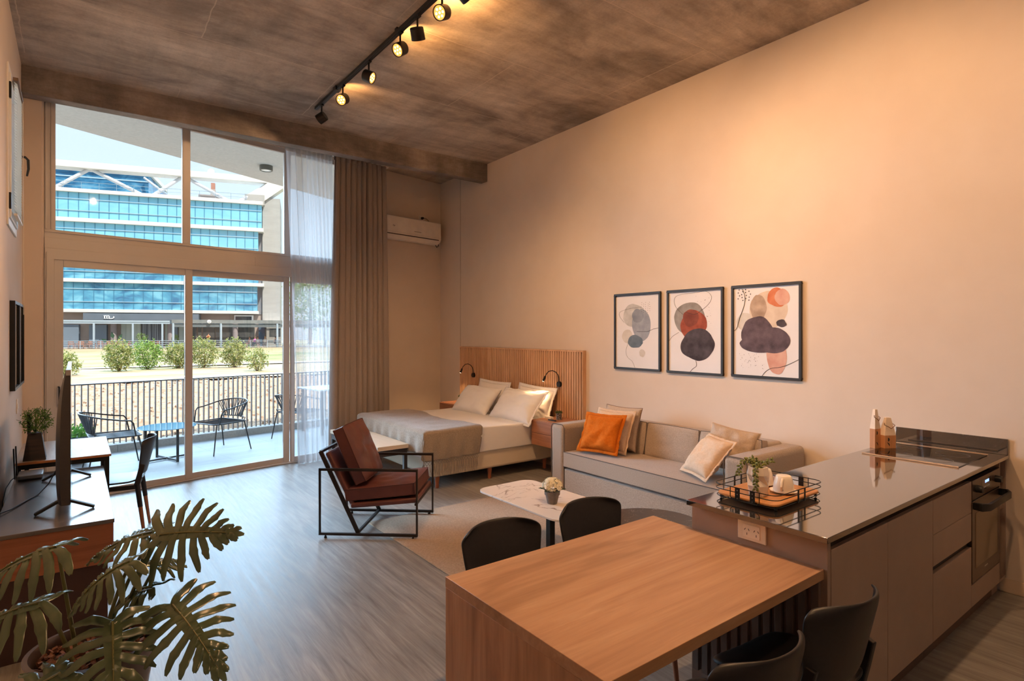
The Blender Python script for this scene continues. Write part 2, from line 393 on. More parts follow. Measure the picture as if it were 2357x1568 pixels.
# ------------------------------------------------------------------ track lights and added fill globes
TX, TZ = 2.13, 4.175
trk = MB(); trk.box(-0.018, 0.018, -0.60, 6.42, 0, 0.032); trk.box(-0.006, 0.006, -0.60, 6.42, -0.004, 0.0)
tr = thing('light_track', 'long thin black track rail on the concrete ceiling carrying the spotlights', 'track rail', (TX, 0, TZ))
trk.build('rail', black_m, tr, bevel=0.002)
box(-0.03, 0.03, 5.74, 5.82, -0.006, 0.036).build('connector', blackpl_m, tr, bevel=0.003)
for yy in (5.8, 4.4, 3.0, 1.5, 0.0): box(-0.012, 0.012, yy-0.02, yy+0.02, 0.032, ceil_z(yy)-TZ+0.003).build('mounting_clip', black_m, tr)
lens_m = EMIT('lamp_lens', (1.0, 0.36, 0.07), 0.9)
lens_c = EMIT('lamp_led', (1.0, 0.68, 0.30), 2.6)
def head(y, aim, label, power=0, size=78, blend=0.8, color=WARM, rear=0):
    t = thing('track_spotlight', label, 'spotlight', (TX, y, TZ-0.004), 0, 'spotlights on the ceiling track')
    MB().cyl((0, 0, -0.085), (0, 0, 0), 0.008, seg=10).build('stem', black_m, t, smooth=True)
    box(-0.014, 0.014, -0.035, 0.035, -0.012, 0.0).build('track_adapter', black_m, t, bevel=0.002)
    d = Vector(aim).normalized(); c = Vector((0, 0, -0.135)); rot = d.to_track_quat('Z', 'Y').to_matrix().to_4x4(); rot.translation = c
    m = MB(); m.lathe([(0.001, -0.046), (0.048, -0.046), (0.053, -0.041), (0.055, 0.036), (0.055, 0.043), (0.049, 0.043), (0.048, 0.034), (0.001, 0.034)], seg=28, mt=rot, cap=False)
    m.build('housing', black_m, t, smooth=True)
    l = MB(); l.lathe([(0.001, 0.0355), (0.048, 0.0355)], seg=24, mt=rot, cap=False); ln = l.build('lens', lens_m, t)
    l = MB()
    for k in range(7):
        a = k*PI/3; r = 0 if k == 6 else 0.028
        l.lathe([(0.001, 0.0375), (0.0095, 0.0375)], (r*math.cos(a), r*math.sin(a), 0), 8, rot, cap=False)
    l.build('led', lens_c, ln)
    if rear:
        rl_ = bpy.data.lights.new('rear_spill', 'SPOT'); rl_.energy = rear; rl_.color = (1.0, 0.50, 0.16); rl_.spot_size = R(120); rl_.spot_blend = 0.7; rl_.shadow_soft_size = 0.02
        ro = bpy.data.objects.new('rear_spill', rl_); COL.objects.link(ro); ro.parent = t; ro.location = c - d*0.052; ro.rotation_euler = (-d).to_track_quat('-Z', 'Y').to_euler()
    if power:
        sl = bpy.data.lights.new('bulb', 'SPOT'); sl.energy = power; sl.color = color; sl.spot_size = R(size); sl.spot_blend = blend; sl.shadow_soft_size = 0.035
        so = bpy.data.objects.new('bulb', sl); COL.objects.link(so); so.parent = t
        so.location = c + d*0.05; so.rotation_euler = d.to_track_quat('-Z', 'Y').to_euler()
    return t
P = 50
head(6.24, (-0.60, 0.70, -0.50), 'black spotlight at the window end of the track, its lens turned away', P*0.5)
head(5.62, (-0.55, -0.45, -0.42), 'lit spotlight second from the window end of the track, facing left', P*1.2, rear=4)
head(4.98, (0.55, -0.62, -0.38), 'lit spotlight third from the window end, lens turned to the right', P*1.2)
head(4.34, (-0.66, -0.22, -0.48), 'lit spotlight nearest to the left of the dark pointing-down one on the track', P*1.1, rear=9)
head(4.04, (0.42, 0.42, -0.80), 'dark spotlight hanging straight down between two lit ones on the track', P*2.2, 95)
head(3.66, (-0.66, -0.30, -0.40), 'large lit spotlight on the track close to the top edge of the picture', P*1.0, rear=16)
head(3.36, (0.80, 0.10, -0.45), 'spotlight half cut off by the top edge, above the largest lit one', P*1.4, 85)
LAB = 'black spotlight further along the track, above the kitchen end and out of the picture'
head(2.70, (-0.75, 0.60, -0.45), LAB, P*1.8, 85)
head(2.10, (0.85, -0.10, -0.46), LAB, P*2.0, 80)
head(1.30, (0.10, 0.12, -0.95), LAB, P*2.0, 85)
head(0.55, (0.80, 0.25, -0.55), LAB, P*0.9, 80)
head(-0.2, (-0.15, 0.75, -0.70), LAB, P*0.9, 80)
def fill_pendant(x, y, z, power, color, label):  # unseen fill lamp, added to brighten the ceiling and walls
    t = thing('fill_lamp', label, 'fill lamp', (x, y, z), 0, 'added fill globes behind the camera')
    MB().lathe([(0.001, -0.15)] + [(0.15*math.cos(R(a)), 0.15*math.sin(R(a))) for a in range(-80, 81, 10)] + [(0.001, 0.15)], seg=32, cap=False).build('globe', EMIT('fill_globe_glass', color, 2.5), t, smooth=True)
    MB().cyl((0, 0, 0.14), (0, 0, ceil_z(y)-z), 0.004, seg=8).build('cord', black_m, t)
    MB().lathe([(0.001, 0), (0.05, 0), (0.05, -0.025), (0.001, -0.025)], (0, 0, ceil_z(y)-z-0.001), 24, cap=False).build('ceiling_rose', black_m, t, smooth=True)
    al = bpy.data.lights.new('bulb', 'POINT'); al.energy = power; al.color = color; al.shadow_soft_size = 0.15
    ao = bpy.data.objects.new('bulb', al); COL.objects.link(ao); ao.parent = t
fill_pendant(2.6, -1.8, 2.75, 270, WARM2, 'added white fill globe over the kitchen side, behind the camera and out of the picture')
fill_pendant(0.9, -1.3, 2.75, 400, WARM2, 'added white fill globe nearer the left wall, behind the camera and out of the picture')

# ------------------------------------------------------------------ kitchen island
taupe = M('cabinet_taupe', S(166, 142, 127), S(172, 147, 132), 0.42, (6, 6, 6), spec=0.4)
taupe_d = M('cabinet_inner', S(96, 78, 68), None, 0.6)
stone = M('black_granite', S(42, 38, 37), S(74, 68, 64), 0.07, (160, 160, 160), detail=3, spec=1.0, lo=0.45, hi=0.75, coat=1.0)
[x for x in stone.node_tree.nodes if x.type == 'BSDF_PRINCIPLED'][0].inputs['Coat IOR'].default_value = 2.35
wt = thing('worktop', 'glossy black stone worktop running from the dining table to the right wall', 'worktop', (2.35, 1.05, 0.875))
box(2.335, XR, 1.05, 1.702, 0.876, 0.90).build('slab', stone, wt, world=True, bevel=0.002)
box(XR-0.02, XR, 1.052, 1.698, 0.90, 1.004).build('backsplash', stone, wt, world=True, bevel=0.002)
def cab(name, label, x0, x1):
    t = thing(name, label, 'cabinet', (x0, 1.085, 0), 0)
    m = MB(); m.box(x0+0.001, x1-0.001, 1.087, 1.680, 0.10, 0.832); m.box(x0+0.001, x1-0.001, 1.14, 1.680, 0.832, 0.875); m.box(x0+0.001, x1-0.001, 1.105, 1.12, 0.0, 0.10)
    m.build('carcass', taupe_d, t, world=True); return t
chan = M('channel_metal', S(160, 140, 120), None, 0.3, metal=0.8)
c1 = cab('base_cabinet', 'taupe base cabinet with two tall plain doors nearest the dining table', 2.40, 3.531)
box(2.40, 2.954, 1.065, 1.085, 0.10, 0.835).build('door', taupe, c1, world=True, bevel=0.0015)
box(2.957, 3.530, 1.065, 1.085, 0.10, 0.835).build('door', taupe, c1, world=True, bevel=0.0015)
box(2.40, 3.53, 1.125, 1.139, 0.842, 0.872).build('handle_channel', chan, c1, world=True)
c2 = cab('drawer_unit', 'taupe drawer unit with three fronts between the two-door cabinet and the oven', 3.532, 4.158)
box(3.534, 4.157, 1.065, 1.085, 0.654, 0.835).build('drawer', taupe, c2, world=True, bevel=0.0015)
box(3.534, 4.157, 1.065, 1.085, 0.490, 0.652).build('drawer', taupe, c2, world=True, bevel=0.0015)
box(3.534, 4.157, 1.065, 1.085, 0.10, 0.452).build('drawer', taupe, c2, world=True, bevel=0.0015)
box(3.54, 4.15, 1.0855, 1.089, 0.452, 0.49).build('grip_recess', blackpl_m, c2, world=True)
box(3.534, 4.157, 1.125, 1.139, 0.842, 0.872).build('handle_channel', chan, c2, world=True)
oc = thing('oven_housing', 'taupe cabinet housing around the built-in oven with a plain panel below', 'cabinet', (4.16, 1.085, 0))
m = MB(); m.box(4.159, 4.722, 1.087, 1.68, 0.10, 0.23); m.box(4.159, 4.722, 1.105, 1.12, 0, 0.10); m.box(4.159, 4.722, 1.5, 1.68, 0.23, 0.875)
m.box(4.159, 4.165, 1.14, 1.5, 0.832, 0.875); m.build('carcass', taupe_d, oc, world=True)
box(4.160, 4.722, 1.065, 1.085, 0.10, 0.228).build('plinth_panel', taupe, oc, world=True, bevel=0.0015)
ov = thing('oven', 'built-in electric oven with black bar handle, two knobs and blue clock', 'oven', (4.16, 1.06, 0.23))
steel = M('oven_steel', S(96, 78, 66), S(100, 82, 70), 0.32, (2, 2, 200), metal=0.5)
box(4.165, 4.718, 1.09, 1.49, 0.235, 0.82).build('body', blackpl_m, ov, world=True)
box(4.162, 4.720, 1.062, 1.089, 0.722, 0.836).build('control_panel', steel, ov, world=True, bevel=0.002)
dp = box(4.162, 4.720, 1.062, 1.089, 0.238, 0.714).build('oven_door', steel, ov, world=True, bevel=0.002)
gm = M('oven_glass', S(110, 84, 52), S(116, 90, 58), 0.08, (3, 3, 3), spec=0.7)
def sub(m, name, mat, par, root, **k):      # sub-part given in world space under a part of an unrotated thing
    o = m.build(name, mat, None, **k); o.data.transform(mat_of(root).inverted()); o.parent = par; return o
sub(box(4.225, 4.657, 1.0605, 1.063, 0.315, 0.640), 'door_glass', gm, dp, ov)
hp = [(4.185, 1.062, 0.688), (4.185, 1.022, 0.688), (4.225, 0.998, 0.688), (4.657, 0.998, 0.688), (4.697, 1.022, 0.688), (4.697, 1.062, 0.688)]
sub(MB().tube(hp, 0, flat=(0.014, 0.040)), 'handle', blackpl_m, dp, ov, bevel=0.002)
sub(box(4.40, 4.46, 1.0615, 1.0630, 0.282, 0.289), 'maker_plate', M('silver_print', S(200, 190, 180), None, 0.4), dp, ov)
for kx in (4.235, 4.625):
    MB().cyl((kx, 1.062, 0.782), (kx, 1.030, 0.782), 0.022, 0.020, 20).build('knob', blackpl_m, ov, world=True, smooth=True)
disp = box(4.34, 4.52, 1.0608, 1.0625, 0.752, 0.816).build('clock_display', M('display_black', S(46, 36, 30), None, 0.15), ov, world=True)
dm = EMIT('display_blue', (0.25, 0.4, 1.0), 1.6)
d = MB()
for k, x in enumerate((4.405, 4.425, 4.447, 4.467)):       # blue digits
    for seg in ((0, 0.010, 0.014, 0.016), (0, 0.010, 0, 0.002), (0, 0.002, 0, 0.016), (0.008, 0.010, 0, 0.016)): d.box(x+seg[0], x+seg[1], 1.060, 1.0608, 0.790+seg[2], 0.790+seg[3])
sub(d, 'digits', dm, disp, ov)
d = MB()
for k in range(4): d.box(4.37+0.032*k, 4.39+0.032*k, 1.0600, 1.0608, 0.762, 0.772)
sub(d, 'buttons', M('silver_print', S(200, 190, 180), None, 0.4), disp, ov)
os_ = thing('open_shelf_unit', 'narrow open shelf unit between the oven and the right wall', 'shelf', (4.73, 1.065, 0))
m = MB(); m.box(4.724, 4.738, 1.065, 1.68, 0.10, 0.875); m.box(4.858, 4.873, 1.065, 1.68, 0.10, 0.875); m.box(4.738, 4.858, 1.50, 1.68, 0.10, 0.875)
m.box(4.738, 4.858, 1.065, 1.5, 0.10, 0.115); m.box(4.724, 4.85, 1.105, 1.12, 0, 0.1); m.build('carcass', taupe, os_, world=True, bevel=0.001)
box(4.738, 4.858, 1.075, 1.5, 0.555, 0.570).build('shelf', taupe, os_, world=True)
ep = thing('island_end_panel', 'taupe end panel of the island with vertical ribs under the dining table', 'panel', (2.37, 1.08, 0))
box(2.372, 2.398, 1.067, 1.697, 0.0, 0.874).build('board', taupe, ep, world=True, bevel=0.0015)
m = MB()
for k in range(12):
    y0 = 1.092 + k*0.0505; m.box(2.350, 2.372, y0, y0+0.030, 0.10, 0.718)
m.build('ribbed_cladding', M('rib_taupe', S(118, 98, 88), None, 0.45), ep, world=True, bevel=0.001)
so = thing('power_outlet', 'cream double power socket on the end panel just above the dining table', 'socket', (2.372, 1.384, 0.828))
box(-0.010, -0.0003, -0.066, 0.066, -0.042, 0.042).build('plate', M('socket_cream', S(232, 214, 190), None, 0.4), so, bevel=0.003)
box(-0.0125, -0.010, -0.040, 0.040, -0.028, 0.028).build('insert', M('socket_cream2', S(238, 222, 200), None, 0.35), so, bevel=0.0008)
m = MB()
for cy in (-0.024, 0.020):
    for sgn in (-1, 1): m.box(-0.0132, -0.0124, -0.0012, 0.0012, -0.005, 0.005, mt=Matrix.Translation((0, cy+sgn*0.009, 0.006)) @ Matrix.Rotation(R(sgn*32), 4, 'X'))
    m.box(-0.0132, -0.0124, cy-0.0012, cy+0.0012, -0.018, -0.008)
m.build('socket_slots', M('slot_dark', S(50, 38, 30), None, 0.7), so)
hb = thing('ceramic_hob', 'black ceramic hob with two metal edge strips set in the worktop by the wall', 'hob', (4.16, 1.13, 0.90))
box(4.166, 4.740, 1.13, 1.65, 0.9003, 0.905).build('glass_top', M('hob_glass', S(20, 18, 18), None, 0.05, spec=0.7), hb, world=True, bevel=0.001)
trimm = M('hob_trim', S(216, 190, 165), None, 0.25, metal=0.7)
for x0, x1 in ((4.157, 4.166), (4.740, 4.749)): box(x0, x1, 1.127, 1.653, 0.9003, 0.9085).build('edge_strip', trimm, hb, world=True, bevel=0.001)
m = MB()
ringm = M('hob_print', S(92, 84, 80), None, 0.3)
for cx, cy, r in ((4.30, 1.50, 0.09), (4.31, 1.27, 0.075), (4.58, 1.52, 0.075), (4.57, 1.27, 0.09)):
    pts = arc((cx, cy, 0.9056), r, 0, 360, 40, 'xy')[:-1]; m.tube(pts, 0, closed=True, flat=(0.0015, 0.0006))
m.build('cooking_zone_print', ringm, hb, world=True)

# ------------------------------------------------------------------ dining table
woodx = WOOD('oak_table_top', S(176, 131, 99), S(192, 148, 114), S(204, 163, 129), 0, 0.42, 0.8, cathedral=0.55)
woodz = WOOD('oak_table_side', S(166, 120, 92), S(194, 146, 112), S(208, 160, 124), 2, 0.5, 0.9, cathedral=0.5)
dt = thing('dining_table', 'large oak-effect dining table joined to the end of the kitchen island', 'table', (1.75, 1.5, 0))
box(1.137, 2.371, 1.08, 1.93, 0.720, 0.760).build('tabletop', woodx, dt, world=True, bevel=0.0015)
box(1.137, 1.177, 1.082, 1.928, 0.0, 0.7198).build('side_panel', woodz, dt, world=True, bevel=0.0015)

# ------------------------------------------------------------------ chairs
chair_pl = M('chair_plastic', S(34, 31, 32), S(40, 37, 38), 0.42, (60, 60, 60), bmp=0.05, bsc=(300, 300, 300))
chair_wood = WOOD('chair_leg_wood', S(150, 96, 68), S(172, 112, 80), S(186, 126, 92), 2, 0.5)
def make_chair(label):
    """faces +y, origin on the floor under the seat centre"""
    t = thing('dining_chair', label, 'chair')
    s = MB()
    def seat(u, v):
        x = (u-0.5)*2; y = (v-0.5)*2
        w = 0.215*(1 - 0.10*max(0, -y)) ; hx = x*w*(1-0.10*abs(y)**6); hy = y*0.205*(1-0.10*abs(x)**6)
        z = 0.452 + 0.012*x*x - 0.018*max(0, y-0.6)/0.4 + 0.02*max(0, -y-0.6)/0.4
        return (hx, hy, z)
    s.grid(seat, 14, 14); s.build('seat', chair_pl, t, smooth=True, solid=0.016, subd=1)
    b = MB()
    def back(u, v):
        a = (u-0.5)*2; h = v
        wd = 0.222 - 0.05*(1-h)**1.6
        k = max(0, h-0.80)/0.20; wd *= (1 - 0.20*k**3)
        kb = max(0, 0.14-h)/0.14; wd *= 1-0.22*kb**2
        x = a*wd; y = -0.215 - 0.075*h + 0.085*abs(a)**2.2*(0.5+0.5*h)
        z = 0.505 + 0.310*h - 0.016*abs(a)**5*k
        return (x, y, z)
    b.grid(back, 20, 14); b.build('backrest', chair_pl, t, smooth=True, solid=0.011, subd=1)
    for sx in (-1, 1):
        up = [(sx*0.185, -0.165, 0.43), (sx*0.184, -0.182, 0.50), (sx*0.178, -0.205, 0.60)]
        MB().tube(up, 0, flat=(0.022, 0.040)).build('upright', chair_pl, t, bevel=0.004)
        for sy in (-1, 1):
            x0, y0 = sx*0.178, (0.145 if sy > 0 else -0.168); x1, y1 = sx*0.205, (0.185 if sy > 0 else -0.222)
            zb = 0.25; k = zb/0.44; xm, ym = x1+(x0-x1)*k, y1+(y0-y1)*k
            lg = MB().tube([(x0, y0, 0.44), (xm, ym, zb)], [0.020, 0.0185], 12).build('leg', chair_pl, t, smooth=True)
            MB().tube([(xm, ym, zb), (x1, y1, 0.0)], [0.0165, 0.0115], 12).build('wooden_foot', chair_wood, lg, smooth=True)
    m = MB()
    m.tube([(-0.175, 0.145, 0.415), (0.175, 0.145, 0.415)], 0, flat=(0.018, 0.034)); m.tube([(-0.178, -0.165, 0.415), (0.178, -0.165, 0.415)], 0, flat=(0.018, 0.034))
    for sx in (-1, 1): m.tube([(sx*0.176, -0.165, 0.415), (sx*0.176, 0.145, 0.415)], 0, flat=(0.018, 0.034))
    m.build('seat_frame', chair_pl, t, bevel=0.003)
    return t
G = 'black plastic dining chairs with wooden legs'
ch = make_chair('black plastic chair on the far side of the dining table, the left of two'); ch['group'] = G
ch.location = (1.565, 1.955, 0); ch.rotation_euler = (0, 0, R(176))
dup(ch, (2.145, 1.955, 0), R(178), 'black plastic chair on the far side of the dining table, nearer the kitchen island', G)
dup(ch, (2.12, 1.10, 0), R(-6), 'black plastic chair on the near side of the table, closest to the kitchen island doors', G)
dup(ch, (1.59, 1.10, 0), R(-6), 'black plastic chair on the near side of the table, cut off by the bottom edge', G)
dup(ch, (0.275, 5.93, 0), R(80), 'black plastic chair with wooden legs pushed in at the small desk by the window', G)

# ------------------------------------------------------------------ rug, coffee tables
def rug_m():
    m = M('rug_weave', S(150, 126, 102), S(178, 152, 126), 0.95, (70, 70, 70), detail=3, bmp=0.6, bsc=(180, 180, 180), spec=0.1, sheen=0.2); return m
rg = MB(); rg.box(2.08, 4.02, 2.25, 4.88, 0.0, 0.011)
tag(rg.build('rug', rug_m(), None, bevel=0.004), 'large plain beige woven rug under the coffee tables, armchair and sofa', 'rug')
def marble(name, base, vein, scale=2.2, w=0.03, rough=0.15):
    m, n, b = new_mat(name); b.inputs['Roughness'].default_value = rough
    v = coords(n, (scale, scale, scale)); 
    dn = n.nodes.new('ShaderNodeTexNoise'); dn.inputs['Scale'].default_value = 1.6; dn.inputs['Detail'].default_value = 6; n.links.new(v, dn.inputs['Vector'])
    f = n.nodes.new('ShaderNodeTexNoise'); f.inputs['Scale'].default_value = 0.9; f.inputs['Detail'].default_value = 5; f.inputs['Distortion'].default_value = 1.6; n.links.new(v, f.inputs['Vector'])
    mm = n.nodes.new('ShaderNodeMath'); mm.operation = 'SUBTRACT'; mm.inputs[1].default_value = 0.5; n.links.new(f.outputs['Fac'], mm.inputs[0])
    ab = n.nodes.new('ShaderNodeMath'); ab.operation = 'ABSOLUTE'; n.links.new(mm.outputs[0], ab.inputs[0])
    a = ramp(n, ab.outputs[0], [(0.0, vein), (w*0.4, tuple(0.5*vein[i]+0.5*base[i] for i in range(3))+(1,)), (w, base)])
    msk = ramp(n, dn.outputs['Fac'], [(0.42, (0, 0, 0, 1)), (0.58, (1, 1, 1, 1))])
    n.links.new(mixc(n, msk, base, a), b.inputs['Base Color']); MATS[name] = m; return m
ct = thing('coffee_table', 'white marble-top coffee table with rounded corners and black metal legs', 'coffee table', (2.8, 3.35, 0.011))
MB().prism(rrect(2.55, 3.10, 2.85, 3.86, 0.10), 0.436, 0.450).build('marble_top', marble('white_marble', S(232, 222, 214), S(140, 118, 108), 2.6, 0.018), ct, world=True, bevel=0.002)
for x in (2.60, 3.05):
    box(x-0.022, x+0.022, 2.978, 3.022, 0.018, 0.436).build('leg', black_m, ct, world=True, bevel=0.002)
    for a in (62, -28):
        box(-0.30, 0.30, -0.02, 0.02, 0.0115, 0.0175, mt=Matrix.Translation((x, 3.0, 0.0)) @ Matrix.Rotation(R(a), 4, 'Z')).build('foot_bar', M('foot_bar', S(120, 105, 92), None, 0.5, metal=0.2), ct, world=True, bevel=0.001)
box(2.60, 3.05, 2.988, 3.012, 0.418, 0.436).build('cross_bar', black_m, ct, world=True)
box(2.58, 3.07, 2.92, 3.80, 0.430, 0.436).build('top_support', black_m, ct, world=True)
c2t = thing('side_table', 'lower black marble-top side table with rounded end beside the white coffee table', 'coffee table', (3.13, 2.65, 0.011))
pts = [(3.17+0.37*math.cos(2*PI*k/48), 2.60+0.37*math.sin(2*PI*k/48)) for k in range(48)]
MB().prism(pts, 0.366, 0.378).build('marble_top', marble('black_marble', S(62, 56, 56), S(200, 188, 180), 7, 0.006, 0.3), c2t, world=True, bevel=0.002)
for a in (10, 130, 250):
    p = Vector((3.17+0.26*math.cos(R(a)), 2.60+0.26*math.sin(R(a)), 0)); MB().tube([p+Vector((0, 0, 0.0115)), p+Vector((0, 0, 0.366))], 0.012, 10).build('leg', black_m, c2t, world=True, smooth=True)
# flower pot on it
fp = thing('flower_pot', 'grey clay pot of cream hydrangea flowers on the white marble coffee table', 'potted plant', (2.79, 3.20, 0.4505))
MB().lathe([(0.034, 0), (0.037, 0.001), (0.050, 0.062), (0.056, 0.064), (0.058, 0.090), (0.052, 0.090), (0.050, 0.075), (0.001, 0.075)], cap=False, seg=26).build('pot', M('pot_clay', S(116, 106, 100), S(134, 124, 117), 0.85, (30, 30, 30), bmp=0.2), fp, smooth=True)
fm = MB(); rnd = random.Random(3)
for k in range(190):
    th = rnd.uniform(0, 2*PI); ph = math.acos(rnd.uniform(-0.35, 1)); d = Vector((math.sin(ph)*math.cos(th), math.sin(ph)*math.sin(th), math.cos(ph)))
    c = Vector((0, 0, 0.128)) + Vector((d.x*0.070, d.y*0.070, d.z*0.055))*rnd.uniform(0.93, 1.08)
    q = d.to_track_quat('Z', 'Y').to_matrix().to_4x4() @ Matrix.Rotation(rnd.uniform(0, 2), 4, 'Z'); q.translation = c
    for j in range(4):
        a = j*PI/2; pm = q @ Matrix.Rotation(a, 4, 'Z'); r = 0.0125
        vs = [fm.b.verts.new(pm @ Vector(v)) for v in ((0, 0, 0), (r*0.6, -r*0.5, 0.002), (r*1.2, 0, 0.001+rnd.uniform(-.002, .004)), (r*0.6, r*0.5, 0.002))]; fm.b.faces.new(vs)
fm.build('blossoms', M('petal_cream', S(244, 230, 196), S(250, 240, 215), 0.7, (60, 60, 60)), fp)
lm = MB()
for a in (10, 130, 200, 250, 320):
    q = Matrix.Rotation(R(a), 4, 'Z'); pts = [(0.03, 0, 0.085), (0.06, 0.016, 0.100), (0.088, 0.012, 0.108), (0.105, 0, 0.104), (0.088, -0.012, 0.108), (0.06, -0.016, 0.100)]
    lm.b.faces.new([lm.b.verts.new(q @ Vector(p)) for p in pts])
lm.build('leaves', M('leaf_dark', S(46, 66, 40), S(60, 84, 50), 0.5, (30, 30, 30)), fp)

# ------------------------------------------------------------------ armchair
ax = Vector((0.7586, -0.6515, 0)); an = Vector((0.6515, 0.7586, 0))
leather = M('oxblood_leather', S(96, 55, 54), S(110, 65, 62), 0.38, (7, 7, 7), bmp=0.12, bsc=(110, 110, 110), spec=0.5)
piping = M('leather_piping', S(74, 32, 28), None, 0.45)
frm = M('armchair_frame', S(40, 34, 32), None, 0.42, metal=0.3)
A0 = Vector((1.63, 4.77, 0))
ac = thing('armchair', 'oxblood leather armchair on an open black metal frame at the rug corner', 'armchair', tuple(A0 + ax*0.39 + an*0.32), math.atan2(ax.y, ax.x))
def L(x, y, z): return Vector((x-0.39, y-0.32, z))
for y in (0.0, 0.648):
    m = MB(); zb = 0.035
    m.tube([L(-0.018, y, zb), L(0.798, y, zb), L(0.798, y, 0.568), L(-0.018, y, 0.568)], 0, closed=True, flat=(0.025, 0.025))
    m.build('side_frame', frm, ac, bevel=0.002)
    yi = y + (0.018 if y == 0 else -0.018)
    m = MB(); m.tube([L(0.298, yi, 0.045), L(-0.02, yi, 0.715)], 0, flat=(0.018, 0.032)); m.build('back_strut', frm, ac, bevel=0.002)
    for x in (0.03, 0.765):
        fb = 0.0115 if (x > 0.5 and y > 0.5) or x > 0.9 else 0.0005
        MB().tube([L(x, y, fb), L(x, y, 0.006+fb), L(x, y, 0.022)], [0.012, 0.012, 0.006], 12).build('foot', black_m, ac, smooth=True)
MB().tube([L(0.298, 0.01, 0.045), L(0.298, 0.638, 0.045)], 0, flat=(0.022, 0.022)).build('cross_bar', frm, ac, bevel=0.002)
MB().tube([L(-0.02, 0.02, 0.708), L(-0.02, 0.628, 0.708)], 0, flat=(0.022, 0.022)).build('top_bar', frm, ac, bevel=0.002)
MB().tube([L(0.785, 0.01, 0.285), L(0.785, 0.638, 0.285)], 0, flat=(0.02, 0.02)).build('front_bar', frm, ac, bevel=0.002)
def slab(p0, p1, y0, y1, th):      # slab from p0 to p1 in the xz plane, thickness upwards/forwards
    a, b_ = Vector(p0), Vector(p1); d = (b_-a).normalized(); nrm = Vector((-d.z, 0, d.x))
    m = MB(); q = [a, b_, b_+nrm*th, a+nrm*th]
    lo_ = [m.b.verts.new(L(p.x, y0, p.z)) for p in q]; hi_ = [m.b.verts.new(L(p.x, y1, p.z)) for p in q]
    m.b.faces.new(lo_); m.b.faces.new(hi_[::-1])
    for i in range(4): j = (i+1) % 4; m.b.faces.new([lo_[i], hi_[i], hi_[j], lo_[j]])
    return m
slab((0.23, 0, 0.235), (0.795, 0, 0.292), 0.03, 0.618, 0.045).build('seat_platform', leather, ac, bevel=0.016, bseg=3)
slab((0.235, 0, 0.235), (0.005, 0, 0.690), 0.04, 0.608, -0.045).build('back_pad', leather, ac, bevel=0.016, bseg=3)
def cushion_mesh(w, h, t, seed=0, corner=0.03, puff=0.45, nu=22, wr=0.006, edge=0.16):
    """box-edge cushion in xy plane, centre at origin"""
    m = MB()
    rnd = random.Random(seed); off = Vector((rnd.uniform(0, 50), rnd.uniform(0, 50), 0))
    def pt(u, v, sgn):
        x = (u-0.5)*2; y = (v-0.5)*2
        k = (1-abs(x)**3.5)*(1-abs(y)**3.5)
        zz = sgn*(t/2*(1-puff) + t/2*puff*max(0, k)**0.5)
        cx = x*w/2*(1-0.03*(1-abs(y)**2)*abs(x)**3*0 - corner*abs(x*y)**3*0.5); cy = y*h/2*(1 - corner*abs(x*y)**3*0.5)
        wv = noise.noise(Vector((x*2.4, y*2.4, sgn*3))+off)*wr*2 + noise.noise(Vector((x*7, y*5, sgn*3))+off)*wr*0.6
        return (cx, cy, zz + wv*max(0, k))
    T = m.grid(lambda u, v: pt(u, v, 1), nu, nu); B = m.grid(lambda u, v: pt(u, v, -1), nu, nu, True)
    bd = lambda V: [V[i][0] for i in range(nu)] + [V[nu][j] for j in range(nu)] + [V[i][nu] for i in range(nu, 0, -1)] + [V[0][j] for j in range(nu, 0, -1)]
    a, c = bd(T), bd(B); n = len(a)
    for i in range(n): m.b.faces.new([a[i], c[i], c[(i+1) % n], a[(i+1) % n]])
    outl = [(v.co.copy(), w_.co.copy()) for v, w_ in zip(a, c)]
    return m, outl
def place(m, mt):
    for v in m.b.verts: v.co = mt @ v.co
    return m
# seat cushion
mt = Matrix.Translation(L(0.475, 0.324, 0.375)) @ Matrix.Rotation(R(-6.5), 4, 'Y')
m, ol = cushion_mesh(0.60, 0.575, 0.125, 1, puff=0.28)
sc_ = place(m, mt).build('seat_cushion', leather, ac, smooth=True)
MB().tube([mt @ a for a, b_ in ol[::2]], 0.004, 6, closed=True).build('piping', piping, sc_, smooth=True)
MB().tube([mt @ b_ for a, b_ in ol[::2]], 0.004, 6, closed=True).build('piping', piping, sc_, smooth=True)
xd = Vector((-0.40, 0, 0.92)).normalized(); zd = Vector((0.92, 0, 0.40)).normalized(); yd = zd.cross(xd)
mt = Matrix((yd, xd, zd)).transposed().to_4x4(); mt.translation = L(0.205, 0.33, 0.665)
m, ol = cushion_mesh(0.52, 0.50, 0.16, 2, puff=0.45, wr=0.012)
bc = place(m, mt).build('back_cushion', leather, ac, smooth=True)
MB().tube([mt @ a for a, b_ in ol[::2]], 0.004, 6, closed=True).build('piping', piping, bc, smooth=True)
MB().tube([mt @ b_ for a, b_ in ol[::2]], 0.004, 6, closed=True).build('piping', piping, bc, smooth=True)

